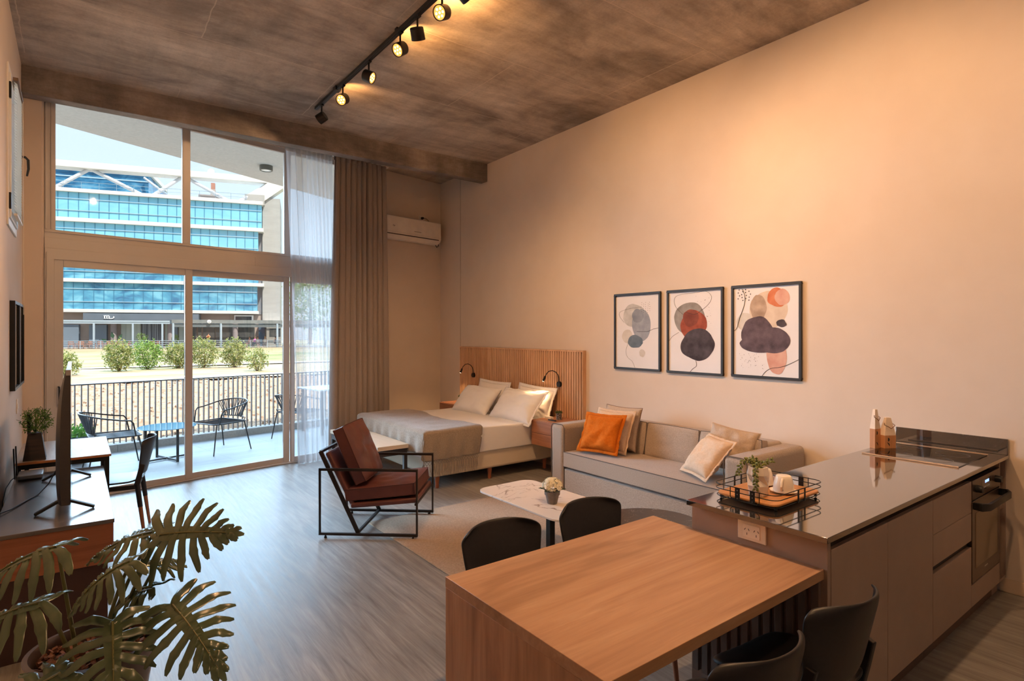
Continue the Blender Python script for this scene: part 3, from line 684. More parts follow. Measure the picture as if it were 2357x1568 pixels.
# ------------------------------------------------------------------ sofa
sofa_m = M('sofa_weave', S(150, 132, 118), S(182, 163, 147), 0.95, (220, 220, 220), detail=2, bmp=0.5, bsc=(260, 260, 260), spec=0.1, sheen=0.3, lo=0.35, hi=0.65)
seam_m = M('sofa_seam', S(96, 84, 78), None, 0.9)
sf = thing('sofa', 'long grey-beige fabric sofa with thick square arms against the right wall', 'sofa', (4.4, 3.455, 0.011))
SX0, SX1, SY0, SY1 = 3.95, 4.855, 2.355, 4.555
def rbox(x0, x1, y0, y1, z0, z1, **k): return box(x0, x1, y0, y1, z0, z1)
for y0, y1 in ((SY0, SY0+0.195), (SY1-0.195, SY1)):
    a = box(SX0, SX1, y0, y1, 0.03, 0.762).build('armrest', sofa_m, sf, world=True, bevel=0.045, bseg=5)
    r = 0.045; pts = [(SX0-0.001, y0+0.003, 0.04)] + [(SX0-0.001, y0+r-r*math.cos(R(q)), 0.762-r+r*math.sin(R(q))) for q in range(0, 91, 15)] + [(SX0-0.001, y1-r+r*math.sin(R(q)), 0.762-r+r*math.cos(R(q))) for q in range(0, 91, 15)] + [(SX0-0.001, y1-0.003, 0.04)]
    pts = [(p[0]+0.012, p[1], p[2]) for p in pts]
    sub(MB().tube(pts, 0.004, 6), 'piping', seam_m, a, sf, smooth=True)
box(4.60, SX1, SY0+0.19, SY1-0.19, 0.03, 0.775).build('back_frame', sofa_m, sf, world=True, bevel=0.04, bseg=4)
box(SX0+0.012, 4.62, SY0+0.196, SY1-0.196, 0.03, 0.322).build('base', sofa_m, sf, world=True, bevel=0.012)
m, ol = cushion_mesh(4.60-SX0, SY1-SY0-0.396, 0.165, 5, puff=0.12, corner=0.0, wr=0.003)
mt = Matrix.Translation(((SX0+4.60)/2, (SY0+SY1)/2, 0.418)); sc_ = place(m, mt).build('seat_cushion', sofa_m, sf, world=True, smooth=True)
sub(MB().tube([mt @ a for a, b_ in ol[::2]], 0.0035, 6, closed=True), 'piping', seam_m, sc_, sf, smooth=True)
sub(MB().tube([mt @ b_ for a, b_ in ol[::2]], 0.0035, 6, closed=True), 'piping', seam_m, sc_, sf, smooth=True)
bw = (SY1-SY0-0.39)/3
for k in range(3):
    yc = SY0+0.195+bw*(k+0.5)
    m, ol = cushion_mesh(bw-0.006, 0.33, 0.14, 10+k, puff=0.35, corner=0.06, wr=0.004)
    mt = Matrix(((0, 0.13, 0.99), (1, 0, 0), (0, 0.99, -0.13))).to_4x4(); mt.translation = (4.545, yc, 0.645)
    mt = Matrix.Translation((4.545, yc, 0.645)) @ Matrix.Rotation(R(10), 4, 'Y') @ Matrix(((0, 0, -1, 0), (1, 0, 0, 0), (0, 1, 0, 0), (0, 0, 0, 1)))
    p = place(m, mt).build('back_cushion', sofa_m, sf, world=True, smooth=True)
    sub(MB().tube([mt @ a for a, b_ in ol[::2]], 0.0035, 6, closed=True), 'piping', seam_m, p, sf, smooth=True)
for x in (4.02, 4.78):
    for y in (SY0+0.08, SY1-0.08): box(x-0.025, x+0.025, y-0.025, y+0.025, 0.0115 if x < 4.02+0.001 else 0.0, 0.03).build('foot', blackpl_m, sf, world=True)

# ------------------------------------------------------------------ soft pillows
def pillow(name, label, cat, w, h, t, loc, xdir, updir, mat, seed, flange=0.0, group=None, pipe=None, wr=0.018, pinch=0.10, fmat=None):
    """pillow standing: local x = width (xdir), local y = height (updir)"""
    rnd = random.Random(seed); off = Vector((rnd.uniform(0, 50), rnd.uniform(0, 50), 0)); nu = 30; m = MB()
    def outl(x, y, e=0):
        cx = x*w/2*(1 - pinch*(1-y*y)*abs(x)**2*0.7); cy = y*h/2*(1 - pinch*(1-x*x)*abs(y)**2*0.7); return cx, cy
    def pt(u, v, sgn):
        x = (u-0.5)*2; y = (v-0.5)*2; x = math.sin(x*PI/2)*0.35+x*0.65; y = math.sin(y*PI/2)*0.35+y*0.65
        cx, cy = outl(x, y); k = max(0, (1-x**4)*(1-y**4))
        z = sgn*t/2*(k**0.55)
        n1 = noise.noise(Vector((x*2.2, y*2.0, sgn*4))+off); n2 = noise.noise(Vector((x*5+y*3, y*5-x*2, sgn*4))+off)
        cn = abs(noise.noise(Vector((math.atan2(y, x)*5, (x*x+y*y)*0.8, sgn*2))+off))
        z += (n1*wr + n2*wr*0.5 - cn*wr*1.2*(abs(x)+abs(y))*0.5)*k**0.5*sgn
        z -= 0.03*(1-abs(y))*0
        return (cx, cy, z)
    T = m.grid(lambda u, v: pt(u, v, 1), nu, nu); B = m.grid(lambda u, v: pt(u, v, -1), nu, nu, True)
    bmesh.ops.remove_doubles(m.b, verts=m.b.verts, dist=1e-4)
    X = Vector(xdir).normalized(); Yd = Vector(updir).normalized(); Z = X.cross(Yd).normalized(); Yd = Z.cross(X)
    mt = Matrix((X, Yd, Z)).transposed().to_4x4()
    ob = thing(name, label, cat, loc, 0, group)
    place(m, mt).build('cover', mat, ob, smooth=True, angle=80)
    N = 96; ed = []
    for i in range(N):
        q = 4*i/N; s_, f_ = int(q), (q % 1)*2-1
        x, y = ((f_, -1), (1, f_), (-f_, 1), (-1, -f_))[s_]; ed.append((x, y))
    if flange:
        f = MB(); ra = []; rb = []
        for i, (x, y) in enumerate(ed):
            cx, cy = outl(x, y); d = Vector((x*abs(x)**1.5, y*abs(y)**1.5)); 
            if d.length < 1e-3: d = Vector((x, y))
            dx = flange*(1 if abs(x) > 0.999 else 0)*(1 if x > 0 else -1); dy = flange*(1 if abs(y) > 0.999 else 0)*(1 if y > 0 else -1)
            wv = noise.noise(Vector((x*4, y*4, seed)))*0.018 + noise.noise(Vector((x*11, y*11, seed)))*0.010
            ra.append(f.b.verts.new(mt @ Vector((cx*0.97, cy*0.97, 0)))); rb.append(f.b.verts.new(mt @ Vector((cx+dx, cy+dy, wv))))
        for i in range(N): f.b.faces.new([ra[i], ra[(i+1) % N], rb[(i+1) % N], rb[i]])
        f.build('flange', fmat or mat, ob, smooth=True, solid=0.003, angle=80)
    if pipe:
        MB().tube([mt @ Vector((*outl(x, y), 0)) for x, y in ed], 0.004, 6, closed=True).build('piping', pipe, ob, smooth=True)
    return ob
orange = M('orange_linen', S(190, 98, 20), S(204, 110, 28), 0.85, (60, 60, 60), bmp=0.25, bsc=(300, 300, 300), spec=0.15)
beige = M('beige_linen', S(206, 176, 150), S(216, 188, 162), 0.85, (60, 60, 60), bmp=0.25, bsc=(300, 300, 300), spec=0.15)
taupe_l = M('taupe_linen', S(176, 154, 136), S(192, 170, 150), 0.9, (120, 120, 120), bmp=0.3, bsc=(300, 300, 300), spec=0.15)
GC = 'scatter cushions on the sofa'
pillow('cushion', 'burnt orange linen cushion with a flange, front one at the left end of the sofa', 'cushion', 0.40, 0.37, 0.13, (4.16, 4.03, 0.705), (0.26, -0.96, 0), (0.46, 0.16, 0.87), orange, 11, 0.028, GC)
pillow('cushion', 'pinkish beige flanged cushion just behind the orange one on the sofa', 'cushion', 0.42, 0.40, 0.13, (4.315, 4.035, 0.715), (0.12, -0.99, 0), (0.40, 0.05, 0.91), beige, 12, 0.025, GC)
pillow('cushion', 'taupe piped cushion at the back of the pile behind the orange cushion', 'cushion', 0.46, 0.44, 0.12, (4.44, 4.03, 0.735), (0.05, -0.99, 0), (0.26, 0.0, 0.96), taupe_l, 13, 0, GC, M('pipe_brown', S(120, 96, 82), None, 0.8))
pillow('cushion', 'pale pinkish beige cushion leaning on the right arm of the sofa', 'cushion', 0.39, 0.37, 0.14, (4.19, 2.845, 0.672), (-0.20, -0.40, 0.0), (0.20, -0.14, 0.27), beige, 14, 0.024, GC)
pillow('cushion', 'grey-brown piped cushion lying behind the pale one near the right arm of the sofa', 'cushion', 0.42, 0.38, 0.13, (4.45, 2.80, 0.71), (0.05, -0.27, -0.035), (0.30, 0.02, 0.72), taupe_l, 15, 0, GC, M('pipe_light', S(200, 176, 156), None, 0.8))


# ------------------------------------------------------------------ bed group
slat_w = WOOD('headboard_wood', S(204, 158, 120), S(220, 176, 138), S(230, 188, 150), 2, 0.55)
hb_dark = M('headboard_gap', S(84, 56, 40), None, 0.8)
hbd = thing('headboard', 'wide headboard of thin vertical wooden slats on the right wall behind the bed', 'headboard', (4.85, 6.35, 0.30))
HY0, HY1, HZ0, HZ1 = 4.985, 7.72, 0.30, 1.488
box(4.853, 4.8745, HY0, HY1, HZ0, HZ1).build('backing_board', hb_dark, hbd, world=True)
m = MB(); n = 62; p_ = (HY1-HY0-0.04)/n
for k in range(n): y = HY0+0.02+p_*k; m.box(4.822, 4.853, y+p_*0.17, y+p_*0.83, HZ0, HZ1-0.018)
m.build('slat_panel', slat_w, hbd, world=True)
m = MB(); m.box(4.818, 4.8745, HY0-0.012, HY1+0.012, HZ1-0.018, HZ1); m.box(4.818, 4.8745, HY0-0.012, HY0+0.004, HZ0, HZ1-0.018); m.box(4.818, 4.8745, HY1-0.004, HY1+0.012, HZ0, HZ1-0.018)
m.build('edge_trim', slat_w, hbd, world=True, bevel=0.002)
ns_w = WOOD('nightstand_wood', S(160, 108, 80), S(180, 124, 94), S(192, 136, 104), 1, 0.45)
def nightstand(label, y0, y1):
    t = thing('nightstand', label, 'nightstand', (4.6, (y0+y1)/2, 0.35), 0, 'nightstands beside the bed')
    box(4.42, 4.817, y0, y1, 0.352, 0.655).build('carcass', ns_w, t, world=True, bevel=0.002)
    box(4.402, 4.419, y0, y1, 0.358, 0.500).build('drawer', ns_w, t, world=True, bevel=0.002)
    box(4.402, 4.419, y0, y1, 0.504, 0.650).build('drawer', ns_w, t, world=True, bevel=0.002)
nightstand('wooden two-drawer nightstand between the bed and the sofa arm', 4.99, 5.43)
nightstand('wooden nightstand in the far corner, half hidden behind the bed pillows', 7.21, 7.64)
def bed_lamp(y, z, label):
    t = thing('wall_lamp', label, 'lamp', (4.825, y, z), 0, 'reading lamps on the headboard')
    MB().cyl((0, 0, 0), (-0.032, 0, 0), 0.036, 0.034, 28).build('wall_plate', black_m, t, smooth=True)
    pts = [(-0.022, 0.0, 0.03), (-0.022, 0.0, 0.07), (-0.030, 0.005, 0.115), (-0.050, 0.022, 0.150), (-0.080, 0.050, 0.170), (-0.110, 0.080, 0.162), (-0.132, 0.105, 0.130), (-0.142, 0.118, 0.098)]
    MB().tube(pts, 0.0055, 8).build('gooseneck', black_m, t, smooth=True)
    h0, h1 = Vector((-0.142, 0.118, 0.100)), Vector((-0.158, 0.138, 0.036))
    MB().tube([h0, h0.lerp(h1, 0.3), h1], [0.010, 0.013, 0.014], 14).build('lamp_head', black_m, t, smooth=True)
    d = (h1-h0).normalized(); q = d.to_track_quat('Z', 'Y').to_matrix().to_4x4(); q.translation = h1+d*0.001
    MB().lathe([(0.001, 0), (0.0115, 0)], seg=16, mt=q, cap=False).build('lens', EMIT('reading_lens', (1.0, 0.72, 0.42), 25), t)
    sl = bpy.data.lights.new('bulb', 'SPOT'); sl.energy = 4.5; sl.color = (1.0, 0.60, 0.28); sl.spot_size = R(110); sl.spot_blend = 0.8; sl.shadow_soft_size = 0.012
    so_ = bpy.data.objects.new('bulb', sl); COL.objects.link(so_); so_.parent = t; so_.location = h1+d*0.01; so_.rotation_euler = d.to_track_quat('-Z', 'Y').to_euler()
bed_lamp(5.385, 1.06, 'black gooseneck reading lamp on the headboard above the near nightstand')
bed_lamp(7.33, 1.06, 'black gooseneck reading lamp on the headboard end near the room corner')
# bed
sheet = M('white_cotton', S(238, 234, 232), S(243, 239, 237), 0.85, (4, 4, 4), bmp=0.2, bsc=(14, 14, 14), spec=0.15, bdist=0.01)
base_f = M('bed_base_cotton', S(222, 206, 184), S(228, 213, 192), 0.9, (4, 4, 4), bmp=0.3, bsc=(9, 9, 16), spec=0.1, bdist=0.012)
BX0, BX1, BY0, BY1 = 2.99, 4.815, 5.49, 7.19
bd = thing('bed', 'double bed with white sheets on a cream covered base with wooden feet', 'bed', (3.9, 6.34, 0))
box(BX0+0.09, BX1-0.005, BY0+0.01, BY1-0.01, 0.125, 0.345).build('base', base_f, bd, world=True, bevel=0.03, bseg=3)
m = MB()
def matt(u, v):
    return None
mm = box(BX0, BX1, BY0-0.01, BY1, 0.335, 0.615); bmesh.ops.subdivide_edges(mm.b, edges=mm.b.edges, cuts=14, use_grid_fill=True)
for v in mm.b.verts:
    n_ = noise.noise(v.co*2.6); n2 = noise.noise(Vector((v.co.x*9, v.co.y*9, v.co.z*2)))
    if v.co.z < 0.6: v.co.y += (n_*0.012+n2*0.006)*(1 if v.co.y < 6 else 0)
    if v.co.z > 0.6: v.co.z += n_*0.008
mm.build('mattress', sheet, bd, world=True, smooth=True, bevel=0.05, bseg=5, angle=60)
feetw = WOOD('bed_foot_wood', S(150, 88, 62), S(166, 100, 72), S(176, 110, 80), 2, 0.4)
for x in (3.16, 3.86, 4.70):
    for y in (BY0+0.05, BY1-0.08):
        MB().lathe([(0.018, 0.0005), (0.022, 0.02), (0.020, 0.05), (0.027, 0.10), (0.028, 0.127)], (x, y, 0), 14).build('foot', feetw, bd, world=True, smooth=True)
GP = 'white pillows on the bed'
pillow('bed_pillow', 'white bed pillow standing behind, the far one near the corner lamp', 'pillow', 0.70, 0.42, 0.13, (4.71, 6.72, 0.79), (0, -1, -0.02), (0.26, 0, 0.95), sheet, 21, 0.035, GP, wr=0.02)
pillow('bed_pillow', 'white bed pillow standing behind, the one beside the near nightstand', 'pillow', 0.70, 0.42, 0.13, (4.71, 5.78, 0.785), (0, -1, -0.03), (0.30, 0.02, 0.95), sheet, 22, 0.04, GP, wr=0.02)
pillow('bed_pillow', 'plump white pillow leaning in front on the window side of the bed', 'pillow', 0.78, 0.46, 0.19, (4.43, 6.68, 0.775), (0.06, -1, 0), (0.62, 0.05, 0.70), sheet, 23, 0, GP, wr=0.02)
pillow('bed_pillow', 'plump white pillow in front with its open pillowcase end folded, nearest the sofa', 'pillow', 0.80, 0.46, 0.19, (4.46, 5.80, 0.775), (0.03, -1, 0.0), (0.60, 0.0, 0.72), sheet, 24, 0.03, GP, wr=0.024)
# throw blanket
def throw():
    t = thing('throw_blanket', 'grey-brown wool throw with knotted fringe draped over the foot of the bed', 'blanket', (3.2, 6.3, 0.625))
    wool = M('wool_throw', S(138, 124, 110), S(166, 150, 134), 0.98, (120, 40, 120), detail=4, bmp=0.5, bsc=(160, 60, 160), spec=0.08, sheen=0.4)
    yn, xf, top = BY0-0.045, BX0-0.045, 0.648
    Ls, Lt = 0.31, 0.24
    def fn(u, v):
        s_ = -Ls + u*(Ls + (BY1+0.03-yn) + 0.02)      # along y, negative hangs on the near side
        tt = -Lt + v*(Lt + 0.70 + 0.05*math.sin(u*9))  # along x, negative hangs at the foot
        dz = 0; y = yn + max(s_, 0); x = xf + max(tt, 0)
        r = 0.06
        def edge(q):
            if q > r: return 0, 0
            if q > -r*0.6: k = (r-q)/(1.6*r); return 0, 0.045*k*k
            return 0, 0.045 + (-q - r*0.6)
        _, d1 = edge(s_); _, d2 = edge(tt); dz = max(d1, d2) + 0.25*min(d1, d2)*(1 if min(d1, d2) > 0.05 else 0)
        wv = noise.noise(Vector((x*5, y*5, 1.3)))*0.008 + noise.noise(Vector((x*14, y*6, 4)))*0.004
        hang = 0.012*math.sin(v*34)*min(1, d1*4) if d1 > 0.06 else 0
        bulge = -0.02*math.sin(min(1, max(0, d1)/0.36)*PI)
        return (x + (0.014*math.sin(u*60)*min(1, d2*4) if d2 > 0.06 else 0) - 0.03*min(1, d2*3), y + hang + bulge*0.5 - 0.01*min(1, d1*3), top + wv - dz)
    m = MB(); m.grid(fn, 110, 46); m.build('cloth', wool, t, world=True, smooth=True, solid=0.008, angle=80)
    # fringe on the near side: knotted net and tassels
    fr = MB(); rnd = random.Random(5)
    nK = 30
    for k in range(nK):
        v = (k+0.5)/nK*0.985; b0 = Vector(fn(0, v)); b1 = Vector(fn(0, min(1, (k+1.5)/nK))); bm_ = Vector(fn(0, max(0, (k-0.5)/nK)))
        up1 = b0 + Vector((0, -0.008, 0.0))
        for q in (b1, bm_):
            mid = (b0+q)/2 + Vector((0, -0.010, -0.022)); fr.tube([up1, mid], 0.0022, 5)
        kn = b0 + Vector((0, -0.010, -0.044)); fr.tube([(b0+b1)/2+Vector((0, -0.010, -0.022)), kn], 0.0022, 5); fr.tube([(b0+bm_)/2+Vector((0, -0.010, -0.022)), kn], 0.0022, 5)
    fr.build('fringe_net', wool, t, world=True)
    fr = MB()
    for k in range(nK):
        v = (k+0.5)/nK*0.985; b0 = Vector(fn(0, v)); kn = b0 + Vector((0, -0.010, -0.030))
        for j in range(7):
            dx = rnd.uniform(-0.012, 0.012); ln = rnd.uniform(0.10, 0.15); 
            fr.tube([kn + Vector((dx*0.1, 0, 0)), kn + Vector((dx*0.7, rnd.uniform(-0.006, 0.003), -ln*0.5)), kn + Vector((dx*1.5+rnd.uniform(-.006, .006), rnd.uniform(-0.008, 0.004), -ln))], [0.0022, 0.0020, 0.0012], 4)
    o = fr.build('fringe', wool, t, world=True); o['kind'] = 'stuff'
    e = Vector(fn(0.10, 0.985)); mt = Matrix.Translation(e+Vector((0.0, -0.012, -0.02))) @ Matrix.Rotation(R(-35), 4, 'Y')
    box(0, 0.05, -0.001, 0.001, -0.014, 0.014, mt=mt).build('care_label', white_m, t, world=True)
throw()
# bench at the foot of the bed
bn = thing('bench', 'low bench with beige padded seat and dark legs at the foot of the bed', 'bench', (2.73, 6.44, 0))
cr_ = M('bench_cream', S(208, 190, 168), S(214, 196, 174), 0.7, (5, 5, 5), spec=0.3)
BNX0, BNX1, BNY0, BNY1 = 2.545, 2.905, 5.72, 7.14
mm, ol = cushion_mesh(BNX1-BNX0, BNY1-BNY0, 0.06, 31, puff=0.3, corner=0, wr=0.002); place(mm, Matrix.Translation(((BNX0+BNX1)/2, (BNY0+BNY1)/2, 0.465))).build('seat_pad', cr_, bn, world=True, smooth=True)
dk = M('bench_dark', S(44, 38, 38), None, 0.4)
m = MB(); m.box(BNX0+0.01, BNX1-0.01, BNY0+0.01, BNY0+0.035, 0.375, 0.435); m.box(BNX0+0.01, BNX1-0.01, BNY1-0.035, BNY1-0.01, 0.375, 0.435); m.box(BNX0+0.01, BNX0+0.035, BNY0+0.035, BNY1-0.035, 0.375, 0.435); m.box(BNX1-0.035, BNX1-0.01, BNY0+0.035, BNY1-0.035, 0.375, 0.435)
m.build('frame', dk, bn, world=True, bevel=0.002)
for x in (BNX0+0.008, BNX1-0.048):
    for y in (BNY0+0.008, BNY1-0.048): box(x, x+0.04, y, y+0.04, 0.0, 0.374).build('leg', dk, bn, world=True, bevel=0.002)
# little cactus pots and a box
def cactus(loc, label, seed):
    t = thing('succulent_pot', label, 'potted plant', loc, 0, 'small succulents on the nightstands')
    pm = new_mat('pattern_pot')
    m_, n_, b_ = pm; b_.inputs['Roughness'].default_value = 0.5
    ck = n_.nodes.new('ShaderNodeTexVoronoi'); ck.inputs['Scale'].default_value = 1; n_.links.new(coords(n_, (110, 110, 110)), ck.inputs['Vector'])
    n_.links.new(ramp(n_, ck.outputs['Distance'], [(0.30, S(216, 204, 192)), (0.40, S(66, 56, 58))]), b_.inputs['Base Color'])
    MB().lathe([(0.030, 0), (0.034, 0.003), (0.034, 0.082), (0.030, 0.082), (0.030, 0.074), (0.001, 0.074)], seg=24, cap=False).build('pot', m_, t, smooth=True)
    lv = MB(); rnd = random.Random(seed)
    for k in range(34):
        a = k*2.4; r0 = 0.004+0.020*(k/34); tilt = 0.25+1.0*(k/34); h = rnd.uniform(0.032, 0.046)
        b0 = Vector((r0*math.cos(a), r0*math.sin(a), 0.074)); d = Vector((math.cos(a)*math.sin(tilt), math.sin(a)*math.sin(tilt), math.cos(tilt)))
        lv.tube([b0, b0+d*h*0.5, b0+d*h], [0.005, 0.006, 0.0008], 6)
    lv.build('leaves', M('succulent_green', S(58, 72, 42), S(96, 110, 66), 0.6, (60, 60, 60)), t, smooth=True)
cactus((4.64, 5.20, 0.6555), 'small spiky succulent in patterned pot on the nightstand beside the sofa', 1)
cactus((4.66, 7.44, 0.6555), 'small succulent in patterned pot on the far corner nightstand', 2)
bx = thing('small_box', 'small white oblong box lying on the near nightstand left of the succulent', 'box', (4.60, 5.335, 0.6555))
box(-0.022, 0.022, -0.058, 0.058, 0, 0.026).build('carton', white_m, bx, bevel=0.002)
rc = box(4.50, 4.53, 5.12, 5.24, 0.6555, 0.668).build('remote_control', blackpl_m, None, bevel=0.003); tag(rc, 'thin dark remote control lying beside the small white box on the nightstand', 'remote')

# ------------------------------------------------------------------ pictures over the sofa
paper = M('print_paper', S(226, 222, 224), S(230, 226, 228), 0.75, (3, 3, 3), spec=0.2)
def wash(name, c1, c2): return M('wash_'+name, c1, c2, 0.8, (9, 9, 9), detail=6, spec=0.15, lo=0.35, hi=0.7)
def blob(cx, cy, rx, ry, seed, wob=0.07, n=56, rot=0):
    out = []
    for k in range(n):
        a = 2*PI*k/n; w_ = 1+wob*(noise.noise(Vector((math.cos(a)*1.1, math.sin(a)*1.1, seed*7.3)))*2 + 0.3*noise.noise(Vector((math.cos(a)*4, math.sin(a)*4, seed*3.1))))
        x, y = rx*w_*math.cos(a), ry*w_*math.sin(a); out.append((cx+x*math.cos(rot)-y*math.sin(rot), cy+x*math.sin(rot)+y*math.cos(rot)))
    return out
def picture(label, y0, y1, z0, z1, shapes, strokes, dots, seed):
    t = thing('framed_picture', label, 'picture', (XR, (y0+y1)/2, z0), 0, 'framed abstract prints over the sofa')
    Wd, Hh = y1-y0, z1-z0; fr = 0.022
    m = MB()
    for a in ((y0, y1, z0, z0+fr), (y0, y1, z1-fr, z1), (y0, y0+fr, z0+fr, z1-fr), (y1-fr, y1, z0+fr, z1-fr)): m.box(XR-0.028, XR-0.001, a[0], a[1], a[2], a[3])
    m.build('frame', M('picture_frame', S(44, 40, 38), None, 0.5), t, world=True, bevel=0.003)
    pp = box(XR-0.012, XR-0.002, y0+fr, y1-fr, z0+fr, z1-fr).build('print', paper, t, world=True)
    def map_(fx, fy): return (y1 - fx*Wd, z1 - fy*Hh)
    for i, (nm, pts, mat_) in enumerate(shapes):
        xx = XR-0.0122-0.00025*i; mb = MB(); q = [map_(*p) for p in pts]
        q = [(min(max(a, y0+fr), y1-fr), min(max(b, z0+fr), z1-fr)) for a, b in q]
        a = [mb.b.verts.new((xx, p[0], p[1])) for p in q]; c = [mb.b.verts.new((xx-0.0002, p[0], p[1])) for p in q]
        mb.b.faces.new(a); mb.b.faces.new(c[::-1])
        for k in range(len(q)): j = (k+1) % len(q); mb.b.faces.new([a[k], c[k], c[j], a[j]])
        sub(mb, 'painted_'+nm, mat_, pp, t)
    ink = M('print_ink', S(62, 56, 58), None, 0.7); xx = XR-0.0122-0.00025*(len(shapes)+1)
    for st in strokes:
        mb = MB(); P_ = [Vector((xx, *map_(*p))) for p in st[1:]]
        C_ = []
        for i in range(len(P_)-1):
            p0 = P_[max(i-1, 0)]; p1 = P_[i]; p2 = P_[i+1]; p3 = P_[min(i+2, len(P_)-1)]
            for k in range(6):
                s_ = k/6; C_.append(0.5*((2*p1)+(p2-p0)*s_+(2*p0-5*p1+4*p2-p3)*s_*s_+(3*p1-p0-3*p2+p3)*s_**3))
        C_.append(P_[-1]); mb.tube(C_, st[0], 5); sub(mb, 'ink_line', ink, pp, t)
    mb = MB()
    for (fx, fy, r) in dots:
        a, b = map_(fx, fy); pts = [(a+r*math.cos(k*PI/4), b+r*1.3*math.sin(k*PI/4)) for k in range(8)]
        vs = [mb.b.verts.new((xx-0.0003, p[0], p[1])) for p in pts]; mb.b.faces.new(vs)
    sub(mb, 'ink_dots', ink, pp, t)['kind'] = 'stuff'
gy = wash('grey', S(176, 174, 172), S(208, 206, 204)); bl = wash('blue', S(140, 146, 158), S(168, 172, 182)); sl_ = wash('slate', S(98, 112, 126), S(124, 136, 148))
be = wash('beige', S(200, 192, 184), S(214, 208, 202)); rs = wash('rust', S(136, 66, 52), S(176, 98, 78)); dk_ = wash('dark', S(62, 56, 62), S(96, 88, 94)); mg = wash('midgrey', S(132, 126, 122), S(164, 158, 154))
og = wash('orange', S(196, 106, 72), S(216, 142, 108)); pk = wash('pink', S(206, 152, 136), S(220, 180, 164)); pb = wash('sand', S(206, 186, 168), S(222, 206, 190)); mv = wash('mauve', S(78, 66, 74), S(118, 102, 110)); br_ = wash('brown', S(160, 136, 118), S(196, 174, 156))
rnd = random.Random(2)
picture('smallest-looking abstract print in grey and blue washes, left of the three over the sofa', 3.859, 4.503, 1.296, 2.135,
  [('oval', blob(.43, .29, .23, .155, 1), gy), ('oval', blob(.60, .42, .195, .20, 2, 0.05), bl), ('oval', blob(.52, .30, .13, .09, 9), wash('bluegrey', S(126, 132, 144), S(150, 156, 166))), ('oval', blob(.29, .565, .12, .09, 3), be), ('oval', blob(.47, .63, .155, .085, 4, 0.1), sl_), ('oval', blob(.62, .78, .065, .048, 5, 0.1), be)],
  [(0.0012, (.60, .19), (.35, .20), (.13, .24), (.12, .30), (.22, .38)), (0.0018, (.50, .50), (.72, .50), (.85, .47), (.96, .455)), (0.001, (.31, .65), (.26, .76), (.30, .84), (.40, .89), (.46, .97))],
  [(.60+.045*i+rnd.uniform(-.01, .01), .13+.027*j+.02*(i % 2), 0.0028) for i in range(5) for j in range(5)], 1)
picture('abstract print with rust and charcoal rounded shapes, the middle one of the three', 3.129, 3.776, 1.292, 2.136,
  [('oval', blob(.41, .345, .27, .19, 11, 0.05), mg), ('oval', blob(.49, .43, .235, .175, 12, 0.08), rs), ('oval', blob(.44, .34, .15, .10, 15, 0.1), wash('rust_dark', S(122, 66, 56), S(150, 86, 72))), ('oval', blob(.56, .655, .30, .185, 13, 0.06), dk_)],
  [(0.0013, (.30, .30), (.16, .20), (.14, .10), (.25, .06), (.50, .05), (.70, .04), (.80, .10), (.76, .18), (.62, .26), (.50, .30), (.35, .27)), (0.0014, (.03, .62), (.10, .56), (.22, .51)), (0.002, (.53, .84), (.54, .90), (.47, .94), (.42, .98))],
  [(rnd.uniform(.45, .8), rnd.uniform(.08, .42), rnd.uniform(.0012, .003)) for _ in range(26)], 2)
picture('largest-looking abstract print with mauve cloud and orange sun shapes, right of the three', 2.394, 3.042, 1.295, 2.136,
  [('oval', blob(.22, .40, .14, .10, 29), be), ('oval', blob(.54, .275, .27, .20, 21, 0.03), pb), ('crescent', blob(.40, .27, .12, .16, 27, 0.12), br_), ('oval', blob(.66, .15, .14, .095, 22, 0.1), og), ('oval', blob(.74, .145, .10, .085, 28, 0.1), pk), ('oval', blob(.66, .76, .14, .19, 23, 0.05), pk), ('oval', blob(.37, .53, .24, .18, 24, 0.08), mv), ('oval', blob(.60, .60, .24, .13, 25, 0.06), mv), ('oval', blob(.42, .64, .30, .09, 30, 0.04), mv), ('oval', blob(.725, .42, .07, .038, 26, 0.1), dk_)],
  [(0.0022, (.16, .04), (.20, .12), (.19, .22), (.12, .36), (.08, .46), (.03, .50)), (0.0016, (.97, .78), (.85, .83), (.72, .87), (.58, .89), (.50, .93), (.44, .99))],
  [(.11+.055*i+rnd.uniform(-.012, .012), .05+.032*j+.02*(i % 2), 0.005) for i in range(4) for j in range(4)] + [(rnd.uniform(.12, .5), rnd.uniform(.74, .90), rnd.uniform(.0012, .003)) for _ in range(40)], 3)

# ------------------------------------------------------------------ worktop things
tb = thing('serving_tray', 'wooden tray with black wire rails on the end of the black worktop', 'tray', (2.69, 1.485, 0.9005))
TX0, TX1, TY0, TY1 = 2.475, 2.905, 1.335, 1.640
bamboo = WOOD('bamboo', S(196, 134, 78), S(212, 150, 92), S(222, 164, 106), 0, 0.4)
MB().prism(rrect(TX0, TX1, TY0, TY1, 0.04), 0.921, 0.932).build('board', bamboo, tb, world=True, bevel=0.003)
for k, z in enumerate((0.953, 0.975)):
    MB().tube([(x, y, z) for x, y in rrect(TX0-0.008, TX1+0.008, TY0-0.008, TY1+0.008, 0.045)], 0.0022, 6, closed=True).build('wire_rail', black_m, tb, world=True, smooth=True)
MB().tube([(x, y, 0.918) for x, y in rrect(TX0-0.004, TX1+0.004, TY0-0.004, TY1+0.004, 0.042)], 0.0022, 6, closed=True).build('wire_rail', black_m, tb, world=True, smooth=True)
for x in (TX0+0.03, TX1-0.03):
    for y in (TY0+0.015, TY1-0.015): MB().lathe([(0.001, 0), (0.006, 0.003), (0.007, 0.009), (0.004, 0.018), (0.004, 0.021)], (x, y, 0.9005), 12, cap=False).build('foot', black_m, tb, world=True, smooth=True)
